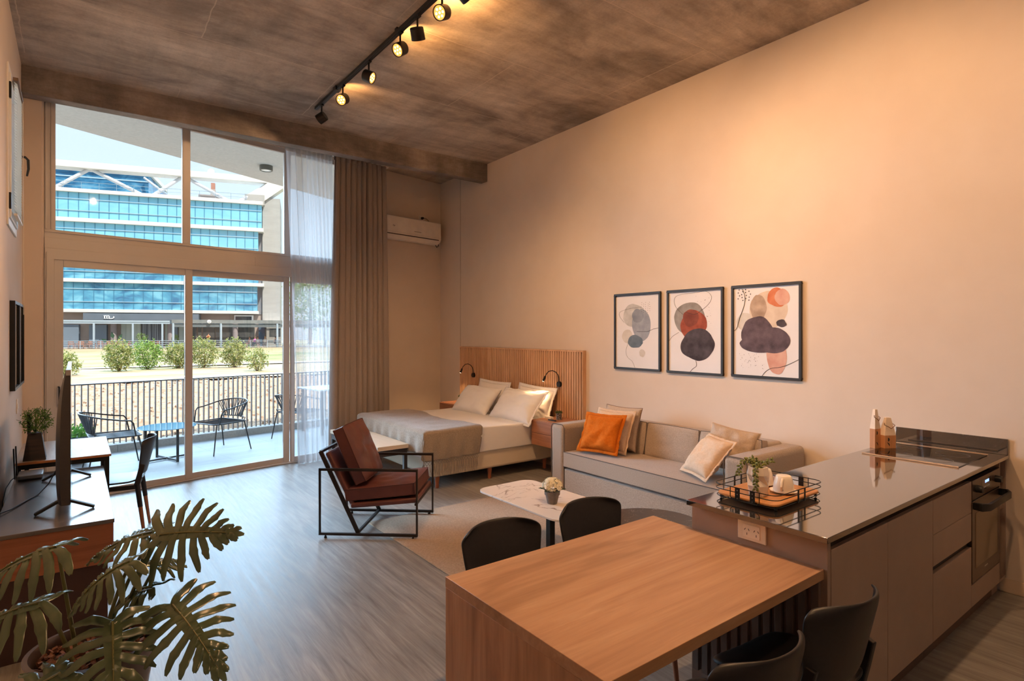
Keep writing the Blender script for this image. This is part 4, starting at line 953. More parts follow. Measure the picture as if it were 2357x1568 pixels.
for x, y in ((2.66, TY0-0.009), (2.72, TY0-0.009), (2.66, TY1+0.009), (2.72, TY1+0.009)): box(x-0.005, x+0.005, y-0.0015, y+0.0015, 0.916, 0.977).build('flat_bar', black_m, tb, world=True)
for x in (TX0-0.009, TX1+0.009):
    for y in (1.44, 1.515):
        p = box(x-0.0015, x+0.0015, y-0.012, y+0.012, 0.916, 0.977).build('flat_bar', black_m, tb, world=True)
        m = MB()
        for z in (0.926, 0.945, 0.963): m.lathe([(0.001, 0.0025), (0.0028, 0.001), (0.003, 0)], (0, 0, 0), 8, Matrix.Translation((x+(-0.0015 if x < 2.6 else 0.0015), y, z)) @ Matrix.Rotation(R(-90 if x < 2.6 else 90), 4, 'Y'), cap=False)
        sub(m, 'rivets', M('rivet', S(150, 140, 132), None, 0.3, metal=0.8), p, tb)
    sx = -1 if x < 2.6 else 1
    pts = [(x+sx*0.002, 1.405, 0.978), (x+sx*0.003, 1.405, 0.930), (x+sx*0.003, 1.415, 0.918), (x+sx*0.003, 1.54, 0.918), (x+sx*0.003, 1.55, 0.930), (x+sx*0.002, 1.55, 0.978)]
    MB().tube(pts, 0.0022, 6).build('handle', black_m, tb, world=True, smooth=True)
china = M('white_china', S(238, 226, 212), None, 0.12, spec=0.6)
def mug(loc, rz, label):
    t = thing('cup', label, 'cup', loc, rz, 'upturned white cups on the tray'); t.scale = (1.18, 1.18, 1.18)
    MB().lathe([(0.039, 0.0), (0.041, 0.004), (0.038, 0.030), (0.032, 0.055), (0.028, 0.064), (0.024, 0.066), (0.001, 0.064)], seg=28, cap=False).build('bowl', china, t, smooth=True)
    MB().tube([(0.036, 0, 0.012), (0.055, 0, 0.016), (0.060, 0, 0.030), (0.050, 0, 0.048), (0.031, 0, 0.056)], 0.0045, 8).build('handle', china, t, smooth=True)
def saucer(loc, label):
    t = thing('saucer', label, 'saucer', loc, 0, 'white saucers on the tray')
    MB().lathe([(0.025, 0), (0.040, 0.001), (0.062, 0.010), (0.063, 0.012), (0.040, 0.0045), (0.001, 0.004)], seg=32, cap=False).build('dish', china, t, smooth=True)
saucer((2.715, 1.425, 0.9325), 'white saucer under the upturned cup at the front of the tray'); mug((2.715, 1.425, 0.9385), R(200), 'upturned white cup with handle to the left, front one on the tray')
saucer((2.775, 1.560, 0.9325), 'white saucer at the back of the tray behind the succulent pot'); mug((2.775, 1.560, 0.9385), R(120), 'upturned white cup at the back of the tray, half hidden by the green plant')
pt = thing('succulent_planter', 'faceted white planter with trailing green succulent on the wooden tray', 'potted plant', (2.575, 1.475, 0.9325))
m = MB(); rings = []
for r, z, off in ((0.040, 0, 0), (0.053, 0.050, 0.5), (0.050, 0.100, 0), (0.043, 0.135, 0)):
    rings.append([m.b.verts.new((r*math.cos(2*PI*(k+off)/6), r*math.sin(2*PI*(k+off)/6), z)) for k in range(6)])
for a, c in zip(rings, rings[1:]):
    for k in range(6):
        m.b.faces.new([a[k], a[(k+1) % 6], c[k]]); m.b.faces.new([a[(k+1) % 6], c[(k+1) % 6], c[k]])
m.b.faces.new(rings[0][::-1])
inn = [m.b.verts.new((0.037*math.cos(2*PI*k/6), 0.037*math.sin(2*PI*k/6), 0.135)) for k in range(6)]; dn_ = [m.b.verts.new((0.035*math.cos(2*PI*k/6), 0.035*math.sin(2*PI*k/6), 0.118)) for k in range(6)]
for k in range(6): j = (k+1) % 6; m.b.faces.new([rings[3][k], rings[3][j], inn[j], inn[k]]); m.b.faces.new([inn[k], inn[j], dn_[j], dn_[k]])
m.b.faces.new(dn_); m.build('pot', M('pot_white', S(232, 220, 210), None, 0.35), pt)
sg = M('donkey_tail_green', S(104, 112, 50), S(142, 148, 82), 0.5, (40, 40, 40))
def strand(pts, name='stem'):
    m = MB(); rnd = random.Random(len(pts)*7+int(pts[0][0]*100)); P_ = [Vector(p) for p in pts]
    tot = sum((P_[i+1]-P_[i]).length for i in range(len(P_)-1)); k = 0; step = 0.0050; L_ = 0
    for i in range(len(P_)-1):
        d = P_[i+1]-P_[i]; n_ = int(d.length/step)
        for j in range(n_):
            c = P_[i]+d*(j/n_); a = k*2.4; k += 1
            s1 = d.normalized().cross(Vector((0.3, 0.8, 0.5))).normalized(); s2 = d.normalized().cross(s1)
            o_ = (s1*math.cos(a)+s2*math.sin(a)); tip = c + o_*0.0155 + d.normalized()*0.009
            m.tube([c+o_*0.002, c+o_*0.009+d.normalized()*0.003, tip], [0.003, 0.0060, 0.0015], 6)
    m.build(name, sg, pt, smooth=True)
strand([(0, 0, 0.127), (-0.02, 0.0, 0.157), (-0.045, -0.012, 0.142), (-0.056, -0.020, 0.112), (-0.058, -0.022, 0.072), (-0.057, -0.022, 0.032)])
strand([(0.005, 0.01, 0.127), (-0.01, 0.03, 0.162), (-0.035, 0.055, 0.157), (-0.050, 0.066, 0.122), (-0.055, 0.070, 0.087)])
strand([(0.01, 0, 0.127), (0.03, -0.01, 0.150), (0.055, -0.025, 0.157), (0.080, -0.035, 0.164)])
strand([(0, 0.01, 0.127), (0.0, 0.03, 0.152), (0.01, 0.045, 0.162), (0.0, 0.07, 0.152)])
strand([(0.0, 0, 0.127), (-0.005, 0.0, 0.167), (-0.03, 0.02, 0.177)])
def ornament(loc, w, d, h, hb_, label, rz):
    t = thing('wooden_ornament', label, 'ornament', loc, rz, 'house-shaped wooden ornaments with cord arms')
    ow = WOOD('ornament_wood', S(196, 136, 92), S(212, 152, 106), S(222, 164, 118), 2, 0.5); wp = M('ornament_white', S(226, 206, 188), None, 0.6)
    box(-w/2, w/2, -d/2, d/2, 0, hb_).build('wooden_base', ow, t, bevel=0.001)
    m = MB(); q = []
    for z, k in ((hb_, 1), (h, 0.42)): q.append([m.b.verts.new((x*w/2*k, y*d/2*(k if z == h else 1)*(1 if z != h else 1), z)) for x, y in ((-1, -1), (1, -1), (1, 1), (-1, 1))])
    m.b.faces.new(q[0][::-1]); m.b.faces.new(q[1])
    for k in range(4): j = (k+1) % 4; m.b.faces.new([q[0][k], q[0][j], q[1][j], q[1][k]])
    m.build('white_top', wp, t, bevel=0.001)
    m = MB()
    for x, z, r in ((-w*0.30, 0.025, 0.020), (-w*0.22, hb_-0.028, 0.013)):
        pts = [(x+r*math.cos(R(a)), -d/2-0.0006, z+r*math.sin(R(a))) for a in range(-90 if z > 0.03 else -20, 95, 12)]
        vs = [m.b.verts.new(p) for p in pts]; vs2 = [m.b.verts.new((p[0], p[1]+0.0004, p[2])) for p in pts]; m.b.faces.new(vs); m.b.faces.new(vs2[::-1])
    m.build('painted_marks', M('mark_black', S(40, 34, 36), None, 0.6), t)
    kh = hb_ + (h-hb_)*0.62; cw = w*0.37
    cm = M('cord_brown', S(120, 86, 58), None, 0.9)
    MB().tube([(-cw, -d*0.2, kh+0.01), (-cw-0.012, -d*0.45, kh), (-cw*0.6, -d*0.62, kh-0.014), (-0.003, -d*0.72, kh-0.026), (cw*0.5, -d*0.62, kh-0.016), (cw+0.008, -d*0.4, kh-0.006), (cw+0.004, 0, kh+0.006)], 0.0024, 6).build('cord_arms', cm, t, smooth=True)
ornament((4.492, 1.622, 0.9005), 0.085, 0.055, 0.212, 0.092, 'shorter wooden ornament with white top and cord arms, in front of the tall one', R(-30))
ornament((4.432, 1.676, 0.9005), 0.060, 0.038, 0.268, 0.135, 'taller pale house-shaped ornament with cord arms near the hob', R(-12))

# ------------------------------------------------------------------ desk, media bench, TV
dsk_w = WOOD('desk_top_wood', S(158, 136, 112), S(176, 154, 130), S(186, 166, 142), 1, 0.4)
dsk_e = WOOD('desk_edge_wood', S(170, 108, 66), S(188, 124, 78), S(196, 134, 88), 0, 0.5)
dk = thing('desk', 'small desk with light wooden top and thin black steel legs by the window', 'desk', (-0.07, 6.0, 0))
DX0, DX1, DY0, DY1 = -0.36, 0.222, 5.53, 6.50
box(DX0, DX1, DY0, DY1, 0.730, 0.748).build('desktop', dsk_w, dk, world=True, bevel=0.001)
m = MB(); m.box(DX0, DX1, DY0-0.002, DY0+0.0, 0.730, 0.748); m.box(DX1, DX1+0.002, DY0, DY1, 0.730, 0.748); m.build('edge_band', dsk_e, dk, world=True)
m = MB(); m.box(DX0+0.01, DX1-0.01, DY0+0.01, DY0+0.04, 0.695, 0.730); m.box(DX0+0.01, DX1-0.01, DY1-0.04, DY1-0.01, 0.695, 0.730); m.box(DX0+0.01, DX0+0.04, DY0+0.04, DY1-0.04, 0.695, 0.730); m.box(DX1-0.04, DX1-0.01, DY0+0.04, DY1-0.04, 0.695, 0.730)
m.build('frame', black_m, dk, world=True)
for x in (DX0+0.01, DX1-0.04):
    for y in (DY0+0.01, DY1-0.04): box(x, x+0.03, y, y+0.03, 0, 0.695).build('leg', black_m, dk, world=True, bevel=0.001)
mb_ = thing('media_bench', 'long media bench with dark wood top and drawer fronts under the television', 'media unit', (-0.10, 4.7, 0))
mtop = WOOD('media_top', S(72, 68, 70), S(90, 86, 88), S(104, 99, 100), 0, 0.24, 1.4, spec=1.0)
mfr = WOOD('media_front', S(136, 86, 64), S(152, 98, 74), S(166, 112, 86), 0, 0.45)
MX0, MX1, MY0, MY1 = -0.345, 0.172, 3.885, 5.49
box(MX0, MX1, MY0, MY1, 0.648, 0.670).build('top', mtop, mb_, world=True, bevel=0.002)
box(MX0+0.004, MX1-0.004, MY0+0.004, MY0+0.022, 0.43, 0.648).build('side_panel', mfr, mb_, world=True, bevel=0.001)
box(MX0+0.004, MX1-0.004, MY1-0.022, MY1-0.004, 0.43, 0.648).build('side_panel', mfr, mb_, world=True, bevel=0.001)
for k in range(2): box(MX1-0.022, MX1-0.004, MY0+0.024+k*0.78, MY0+0.80+k*0.775, 0.43, 0.645).build('drawer', mfr, mb_, world=True, bevel=0.001)
dkb = M('media_dark', S(58, 40, 38), S(64, 44, 42), 0.6)
m = MB(); m.box(MX0+0.01, MX1-0.024, MY0+0.024, MY1-0.024, 0.43, 0.646); m.build('carcass', dkb, mb_, world=True)
box(MX0+0.01, MX1-0.03, MY0+0.02, MY1-0.02, 0.0, 0.428).build('lower_cabinet', dkb, mb_, world=True, bevel=0.002)
tv = thing('television', 'flat-screen television seen edge-on, standing on two V-shaped feet on the media bench', 'television', (-0.045, 4.65, 0.6705))
TVY0, TVY1, TVZ0, TVZ1 = 4.06, 5.28, 0.738, 1.492
tvm = M('tv_back', S(50, 48, 50), S(56, 54, 56), 0.45, (2, 2, 240), bmp=0.15, bsc=(1, 1, 260))
m = MB()
def tvb(u, v):
    z = TVZ0 + (TVZ1-TVZ0)*v; y = TVY0 + (TVY1-TVY0)*u
    kz = max(0, 1-(abs(v-0.36)/0.62)**2.6 if v > 0.36 else 1-(abs(v-0.36)/0.50)**4); ky = (1-abs(2*u-1)**14)
    return (-0.042-0.050*max(0, kz)**0.8*(0.55+0.45*ky), y, z)
V = m.grid(tvb, 24, 30); F = m.grid(lambda u, v: (-0.0245, TVY0+(TVY1-TVY0)*u, TVZ0+(TVZ1-TVZ0)*v), 24, 30, True)
for i in range(24): m.b.faces.new([V[i][0], V[i+1][0], F[i+1][0], F[i][0]]); m.b.faces.new([V[i+1][30], V[i][30], F[i][30], F[i+1][30]])
for j in range(30): m.b.faces.new([V[0][j+1], V[0][j], F[0][j], F[0][j+1]]); m.b.faces.new([V[24][j], V[24][j+1], F[24][j+1], F[24][j]])
m.build('casing', tvm, tv, world=True, smooth=True, angle=50)
box(-0.0245, -0.022, TVY0+0.004, TVY1-0.004, TVZ0+0.004, TVZ1-0.004).build('screen', M('screen_black', S(14, 13, 14), None, 0.08, spec=0.6), tv, world=True)
m = MB(); m.box(-0.043, -0.0215, TVY0-0.002, TVY1+0.002, TVZ1-0.002, TVZ1+0.001); m.box(-0.043, -0.0215, TVY0-0.003, TVY0, TVZ1-0.03, TVZ1+0.001); m.build('bezel', M('tv_bezel', S(170, 166, 164), None, 0.35, metal=0.6), tv, world=True)
for y in (TVY0+0.14, TVY1-0.14):
    for x1 in (-0.185, 0.088):
        MB().tube([(-0.055, y, 0.738), (-0.055 + (0.03 if x1 > 0 else -0.03), y, 0.732), (x1, y, 0.678)], 0, flat=(0.034, 0.015)).build('foot', blackpl_m, tv, world=True, bevel=0.002)
# router and cables
rt = thing('router', 'grey wireless router with black antennas at the back corner of the media bench', 'router', (-0.26, 5.34, 0.6705))
MB().prism(rrect(-0.325, -0.185, 5.25, 5.46, 0.02), 0.678, 0.704).build('body', M('router_white', S(140, 145, 152), None, 0.35), rt, world=True, bevel=0.006)
MB().prism(rrect(-0.320, -0.190, 5.255, 5.455, 0.02), 0.6708, 0.678).build('base', blackpl_m, rt, world=True)
for y, x, l in ((5.24, -0.335, 0.21), (5.42, -0.335, 0.20)):
    box(x-0.004, x+0.004, y-0.009, y+0.009, 0.690, 0.690+l, mt=Matrix.Translation((x, y, 0.69)) @ Matrix.Rotation(R(-4), 4, 'X') @ Matrix.Rotation(R(-2), 4, 'Y') @ Matrix.Translation((-x, -y, -0.69))).build('antenna', blackpl_m, rt, world=True, bevel=0.002)
cb = MB().tube([(-0.085, 4.86, 0.86), (-0.10, 4.85, 0.80), (-0.14, 4.80, 0.72), (-0.19, 4.72, 0.6745), (-0.24, 4.60, 0.6745), (-0.30, 4.42, 0.6745), (-0.34, 4.34, 0.68), (-0.365, 4.28, 0.60), (-0.37, 4.26, 0.30), (-0.37, 4.26, 0.02)], 0.0035, 8).build('power_cable', blackpl_m, None, smooth=True)
tag(cb, 'black cable running from the back of the television across the bench to the wall', 'cable')
cb = MB().tube([(-0.33, 5.30, 0.70), (-0.352, 5.22, 0.69), (-0.372, 5.12, 0.66), (-0.38, 5.0, 0.60), (-0.375, 4.95, 0.50), (-0.37, 4.90, 0.30)], 0.003, 8).build('network_cable', blackpl_m, None, smooth=True)
tag(cb, 'thin black cable hanging down behind the bench from the router', 'cable')
# desk plant
dp_ = thing('desk_plant', 'tapered black pot with a bushy small-leaved plant on the desk', 'potted plant', (-0.245, 5.64, 0.7485))
m = MB(); q = []
for w_, z in ((0.068, 0), (0.040, 0.20)): q.append([m.b.verts.new((x*w_, y*w_, z)) for x, y in ((-1, -1), (1, -1), (1, 1), (-1, 1))])
m.b.faces.new(q[0][::-1]); m.b.faces.new(q[1])
for k in range(4): j = (k+1) % 4; m.b.faces.new([q[0][k], q[0][j], q[1][j], q[1][k]])
m.build('pot', M('rustic_black', S(40, 34, 32), S(74, 52, 42), 0.6, (6, 6, 40), lo=0.45, hi=0.8), dp_, bevel=0.002)
def leafball(c, rx, ry, rz_, n, ls, seed, shell=0.35, squash=0.5):
    m = MB(); rnd = random.Random(seed)
    for k in range(n):
        th = rnd.uniform(0, 2*PI); cz = rnd.uniform(-1, 1); r = (shell+(1-shell)*rnd.random())**0.5; s_ = math.sqrt(1-cz*cz)
        p = Vector((c[0]+rx*r*s_*math.cos(th), c[1]+ry*r*s_*math.sin(th), c[2]+rz_*r*cz)); p += Vector((noise.noise(p*3.1/max(rx, .1)), noise.noise(p*2.7/max(rx, .1)+Vector((9, 0, 0))), noise.noise(p*3/max(rx, .1)+Vector((0, 9, 0)))))*rx*0.35
        q = Euler((rnd.uniform(-1.2, 1.2), rnd.uniform(-1.2, 1.2), rnd.uniform(0, 6.28))).to_matrix().to_4x4(); q.translation = p; l = ls*rnd.uniform(0.6, 1.25)
        vs = [m.b.verts.new(q @ Vector(v)) for v in ((0, 0, 0), (l*0.5, -l*squash*0.5, l*0.08), (l, 0, 0), (l*0.5, l*squash*0.5, l*0.08))]; m.b.faces.new(vs)
    return m
def leafm(name, c1, c2, sc=2, rough=0.6, tr=0.25):
    if name in MATS: return MATS[name]
    m = M(name, c1, c2, rough, (sc, sc, sc), spec=0.3, lo=0.4, hi=0.6); b = [x for x in m.node_tree.nodes if x.type == 'BSDF_PRINCIPLED'][0]
    n = m.node_tree; t = n.nodes.new('ShaderNodeBsdfTranslucent'); n.links.new(b.inputs['Base Color'].links[0].from_socket, t.inputs[0])
    mx = n.nodes.new('ShaderNodeMixShader'); mx.inputs[0].default_value = tr; out = [x for x in n.nodes if x.type == 'OUTPUT_MATERIAL'][0]
    n.links.new(b.outputs[0], mx.inputs[1]); n.links.new(t.outputs[0], mx.inputs[2]); n.links.new(mx.outputs[0], out.inputs[0]); return m
leafball((0.01, 0, 0.285), 0.095, 0.095, 0.095, 1500, 0.016, 3).build('foliage', leafm('desk_leaf', S(60, 92, 36), S(112, 140, 64), 30), dp_)
m = MB(); rnd = random.Random(4)
for k in range(26):
    a = rnd.uniform(0, 6.28); r = rnd.uniform(0.03, 0.12); m.tube([(0, 0, 0.20), (r*0.4*math.cos(a), r*0.4*math.sin(a), 0.27), (r*math.cos(a), r*math.sin(a), 0.20+rnd.uniform(0.10, 0.20))], 0.0012, 4)
o_ = m.build('stems', leafm('desk_leaf', S(60, 92, 36), S(112, 140, 64), 30), dp_); o_['kind'] = 'stuff'
MB().tube([(-0.035, 0.0, 0.19), (-0.035, 0, 0.34)], 0, flat=(0.008, 0.02)).build('plant_label', blackpl_m, dp_)
MB().tube([(0.043, 0.0, 0.18), (0.052, 0, 0.205), (0.052, 0, 0.215), (0.043, 0, 0.20)], 0.003, 6).build('pot_ring', M('rivet', S(150, 140, 132), None, 0.3, metal=0.8), dp_, smooth=True)
# things on the left wall
for y0, y1, lb in ((5.86, 6.34, 'thin black framed picture on the left wall above the desk, the nearer of two'), (6.36, 6.84, 'thin black framed picture on the left wall, the one nearer the window')):
    t = thing('wall_picture', lb, 'picture', (XL, (y0+y1)/2, 1.25), 0, 'framed pictures on the left wall'); m = MB(); z0, z1, fr = 1.25, 1.95, 0.022
    for a in ((y0, y1, z0, z0+fr), (y0, y1, z1-fr, z1), (y0, y0+fr, z0+fr, z1-fr), (y1-fr, y1, z0+fr, z1-fr)): m.box(XL+0.001, XL+0.034, *a)
    m.build('frame', black_m, t, world=True, bevel=0.002); box(XL+0.001, XL+0.018, y0+fr, y1-fr, z0+fr, z1-fr).build('print', paper, t, world=True)
    box(XL+0.020, XL+0.023, y0+fr, y1-fr, z0+fr, z1-fr).build('glass_pane', glass_m, t, world=True)
sw = thing('light_switch', 'small white double switch plate on the left wall above the desk plant', 'switch', (XL, 6.52, 1.07))
box(0, 0.008, -0.04, 0.04, -0.062, 0.062).build('plate', M('switch_white', S(222, 212, 204), None, 0.4), sw, bevel=0.002)
for y in (-0.016, 0.016): box(0.008, 0.012, y-0.012, y+0.012, -0.022, 0.022).build('rocker', white_m, sw, bevel=0.001)
bl_ = thing('mini_blind', 'narrow white slatted blind in front of the high little window on the left wall', 'blind', (XL, 5.99, 3.7))
slm = M('blind_white', S(222, 214, 200), None, 0.5)
box(0.028, 0.060, -0.27, 0.27, -0.10, -0.075).build('head_rail', M('head_rail', S(120, 96, 80), None, 0.5), bl_, bevel=0.002)
m = MB()
for k in range(46): m.box(-0.011, 0.011, -0.265, 0.265, -0.0008, 0.0008, mt=Matrix.Translation((0.044, 0, -0.115-0.0215*k)) @ Matrix.Rotation(R(38), 4, 'Y'))
m.build('slats', slm, bl_)
box(0.034, 0.056, -0.27, 0.27, -1.115, -1.100).build('bottom_rail', slm, bl_, bevel=0.002)
m = MB()
for y in (-0.2, 0.2): m.tube([(0.044, y, -0.10), (0.044, y, -1.10)], 0.0012, 4)
m.build('ladder_cord', slm, bl_); MB().tube([(0.060, 0.22, -0.10), (0.064, 0.22, -1.85)], 0.0025, 6).build('tilt_cord', slm, bl_)

# ------------------------------------------------------------------ air conditioner
acn = thing('air_conditioner', 'white wall-mounted split air conditioner high beside the dark curtain', 'air conditioner', tuple(wpt(1.99, 0.16, 3.12)), WA)
acw = M('ac_white', S(226, 214, 202), None, 0.4)
def prof(pts, y0, y1):      # pts (y,z) profile extruded along x
    m = MB(); a = [m.b.verts.new((y0, p[0], p[1])) for p in pts]; c = [m.b.verts.new((y1, p[0], p[1])) for p in pts]
    m.b.faces.new(a); m.b.faces.new(c[::-1])
    for i in range(len(pts)): j = (i+1) % len(pts); m.b.faces.new([a[i], c[i], c[j], a[j]])
    return m
prof([(-0.001, 0.05), (-0.001, 0.37), (-0.17, 0.37), (-0.205, 0.355), (-0.21, 0.10), (-0.195, 0.06), (-0.13, 0.02), (-0.06, 0.012)], -0.50, 0.575).build('body', acw, acn, bevel=0.006)
prof([(-0.2095, 0.075), (-0.2115, 0.073), (-0.150, 0.022), (-0.147, 0.024)], -0.48, 0.545).build('louvre', acw, acn)
prof([(-0.2105, 0.088), (-0.2125, 0.088), (-0.206, 0.070), (-0.204, 0.070)], -0.485, 0.525).build('air_slot', M('slot_dark', S(50, 38, 30), None, 0.7), acn)
prof([(-0.2080, 0.118), (-0.2120, 0.118), (-0.2120, 0.116), (-0.2080, 0.116)], -0.50, 0.575).build('panel_joint', M('ac_line', S(180, 166, 152), None, 0.6), acn)
lg = M('ac_print', S(110, 92, 80), None, 0.6)
m = MB(); m.tube([(-0.385, -0.2105, 0.205), (-0.335, -0.2105, 0.205)], 0, flat=(0.002, 0.004)); m.tube([(-0.372, -0.2105, 0.222), (-0.352, -0.2105, 0.188)], 0, flat=(0.002, 0.004)); m.tube([(-0.345, -0.2105, 0.218), (-0.345, -0.2105, 0.200)], 0, flat=(0.002, 0.004)); m.build('star_logo', lg, acn)
m = MB()
for k in range(11): m.box(0.03+0.0125*k, 0.038+0.0125*k, -0.2112, -0.209, 0.158, 0.166)
m.build('maker_print', lg, acn)
ps = thing('wall_socket', 'wall socket with a black plug just above the air conditioner', 'socket', tuple(wpt(2.33, 0.16, 3.56)), WA)
box(-0.06, 0.06, -0.008, 0, -0.04, 0.04).build('plate', M('switch_white', S(222, 212, 204), None, 0.4), ps, bevel=0.002)
MB().cyl((0.0, -0.008, 0.0), (0.0, -0.045, 0.0), 0.022, 0.016, 14).build('plug', blackpl_m, ps, smooth=True)
MB().tube([(0.0, -0.045, 0), (0.05, -0.052, -0.005), (0.10, -0.05, -0.03), (0.15, -0.04, -0.068)], 0.004, 8).build('cord', blackpl_m, ps, smooth=True)
cb = MB().tube([Vector(wpt(2.52, 0.05, 3.145)), Vector(wpt(2.58, 0.08, 3.11)), Vector(wpt(2.64, 0.10, 3.14)), Vector(wpt(2.645, 0.13, 3.22)), Vector(wpt(2.645, 0.150, 3.30))], 0.006, 8).build('pipe', blackpl_m, None, smooth=True)
tag(cb, 'black pipe curling out below the right end of the air conditioner', 'pipe')

# ------------------------------------------------------------------ curtains
def curtain(name, label, u0t, u1t, u0b, u1b, z0, z1, folds, amp, mat, v0, seed, hem=0.0, gath=1.0, ov=0.25):
    t = thing(name, label, 'curtain', tuple(wpt((u0t+u1t)/2, v0, z0)), WA)
    m = MB(); rnd = random.Random(seed)
    ph = [rnd.uniform(-0.35, 0.35) for _ in range(folds+2)]; am = [rnd.uniform(0.65, 1.25) for _ in range(folds+2)]
    def fn(s, h):
        k = h**1.2
        u = (u0b+(u1b-u0b)*s)*(1-k) + (u0t+(u1t-u0t)*s)*k
        sg_ = s**gath
        q = sg_*folds; i = int(min(q, folds)); f_ = q-i; a_ = am[i]*(1-f_)+am[i+1]*f_; p_ = ph[i]*(1-f_)+ph[i+1]*f_
        A = amp*a_*(0.35+0.65*(1-k)) if h < 0.96 else amp*0.35*a_
        y = A*math.sin(2*PI*q+p_*(1+1.5*(1-k))) + 0.25*A*math.sin(4*PI*q*1.07+seed+2*h)
        u += ov*A*math.cos(2*PI*q+p_)
        z = z0 + (z1-z0)*h
        return (u, v0+y, z)
    loc = Vector(((u0t+u1t)/2, v0, z0))
    m.grid(lambda s, h: tuple(Vector(fn(s, h))-loc), folds*14, 60)
    m.build('cloth', mat, t, smooth=True, angle=180)
    hd = MB(); hd.grid(lambda s, h: tuple(Vector(((u0t+(u1t-u0t)*s), v0+amp*0.3*math.sin(2*PI*(s**gath)*folds)-0.004, z1-0.075+0.078*h))-loc), folds*10, 2); hd.build('heading_tape', mat, t, smooth=True, solid=0.003, angle=180)
    return t, fn, loc
def sheer_mat():
    m = bpy.data.materials.new('sheer_voile'); m.use_nodes = True; n = m.node_tree; n.nodes.clear(); out = n.nodes.new('ShaderNodeOutputMaterial')
    t = n.nodes.new('ShaderNodeBsdfTransparent'); d = n.nodes.new('ShaderNodeBsdfDiffuse'); tr = n.nodes.new('ShaderNodeBsdfTranslucent')
    d.inputs[0].default_value = S(216, 214, 214); tr.inputs[0].default_value = S(206, 206, 210)
    a = n.nodes.new('ShaderNodeMixShader'); a.inputs[0].default_value = 0.5; n.links.new(d.outputs[0], a.inputs[1]); n.links.new(tr.outputs[0], a.inputs[2])
    lw = n.nodes.new('ShaderNodeLayerWeight'); lw.inputs[0].default_value = 0.35
    rp = n.nodes.new('ShaderNodeValToRGB'); rp.color_ramp.elements[0].color = (0.55, 0.55, 0.55, 1); rp.color_ramp.elements[1].color = (0.96, 0.96, 0.96, 1); rp.color_ramp.elements[1].position = 0.75
    n.links.new(lw.outputs['Facing'], rp.inputs[0]); mx = n.nodes.new('ShaderNodeMixShader'); n.links.new(rp.outputs[0], mx.inputs[0]); n.links.new(t.outputs[0], mx.inputs[1]); n.links.new(a.outputs[0], mx.inputs[2])
    n.links.new(mx.outputs[0], out.inputs[0]); return m
crail = thing('curtain_rail', 'slim white curtain rail under the ceiling behind the concrete beam', 'curtain rail', tuple(wpt(0.6, -0.19, 4.1)), WA)
box(-0.90, 0.80, -0.05, 0.05, 0.002, 0.02).build('rail', white_m, crail, bevel=0.002)
for x in (-0.8, 0.0, 0.75): box(x-0.01, x+0.01, -0.01, 0.01, 0.02, 0.118).build('bracket', white_m, crail)
shm = sheer_mat()
curtain('sheer_curtain', 'translucent white sheer curtain hanging in folds beside the glass door', -0.13, 0.53, 0.03, 0.64, 0.006, 4.098, 9, 0.024, shm, -0.16, 3, gath=1.35)
cur_m = M('curtain_taupe', S(150, 136, 128), S(158, 144, 136), 0.8, (200, 200, 40), spec=0.2, sheen=0.2)
curtain('blackout_curtain', 'heavy taupe floor-length curtain between the sheer curtain and the air conditioner', 0.50, 1.33, 0.43, 1.36, 0.006, 4.098, 10, 0.062, cur_m, -0.26, 8, ov=0.62)

# ------------------------------------------------------------------ big philodendron
PC = Vector((0.055, 2.78, 0))
phl = thing('philodendron', 'large potted split-leaf philodendron in the bottom left foreground', 'potted plant', tuple(PC))
MB().lathe([(0.13, 0), (0.135, 0.004), (0.165, 0.18), (0.195, 0.36), (0.205, 0.455), (0.214, 0.46), (0.216, 0.485), (0.198, 0.488), (0.190, 0.47), (0.188, 0.43), (0.001, 0.43)], cap=False, seg=48).build('pot', M('glazed_pot', S(62, 50, 46), S(84, 68, 62), 0.28, (7, 7, 7), spec=0.6, coat=0.3), phl, smooth=True)
MB().lathe([(0.001, 0.444), (0.10, 0.446), (0.187, 0.436)], cap=False, seg=32).build('soil', M('soil', S(56, 40, 32), S(80, 58, 46), 0.95, (60, 60, 60), bmp=0.8), phl, smooth=True)
m = MB(); rnd = random.Random(12)
for k in range(260):
    a = rnd.uniform(0, 6.28); r = 0.175*math.sqrt(rnd.random()); s_ = rnd.uniform(0.006, 0.015)
    m.box(-s_, s_, -s_*0.6, s_*0.6, -s_*0.35, s_*0.35, mt=Matrix.Translation((r*math.cos(a), r*math.sin(a), 0.452+rnd.uniform(0, 0.01))) @ Euler((rnd.uniform(-.6, .6), rnd.uniform(-.6, .6), rnd.uniform(0, 3))).to_matrix().to_4x4())
o_ = m.build('bark_chips', M('bark', S(96, 58, 42), S(140, 92, 68), 0.9, (30, 30, 30)), phl); o_['kind'] = 'stuff'
lf_m = leafm('philodendron_leaf', S(72, 88, 62), S(94, 108, 78), 6, 0.24, 0.12)
[x for x in lf_m.node_tree.nodes if x.type == 'BSDF_PRINCIPLED'][0].inputs['Specular IOR Level'].default_value = 0.8
st_m = M('petiole_green', S(96, 100, 58), S(112, 112, 70), 0.5, (10, 10, 10))
rib_m = M('midrib_green', S(104, 104, 62), None, 0.45)
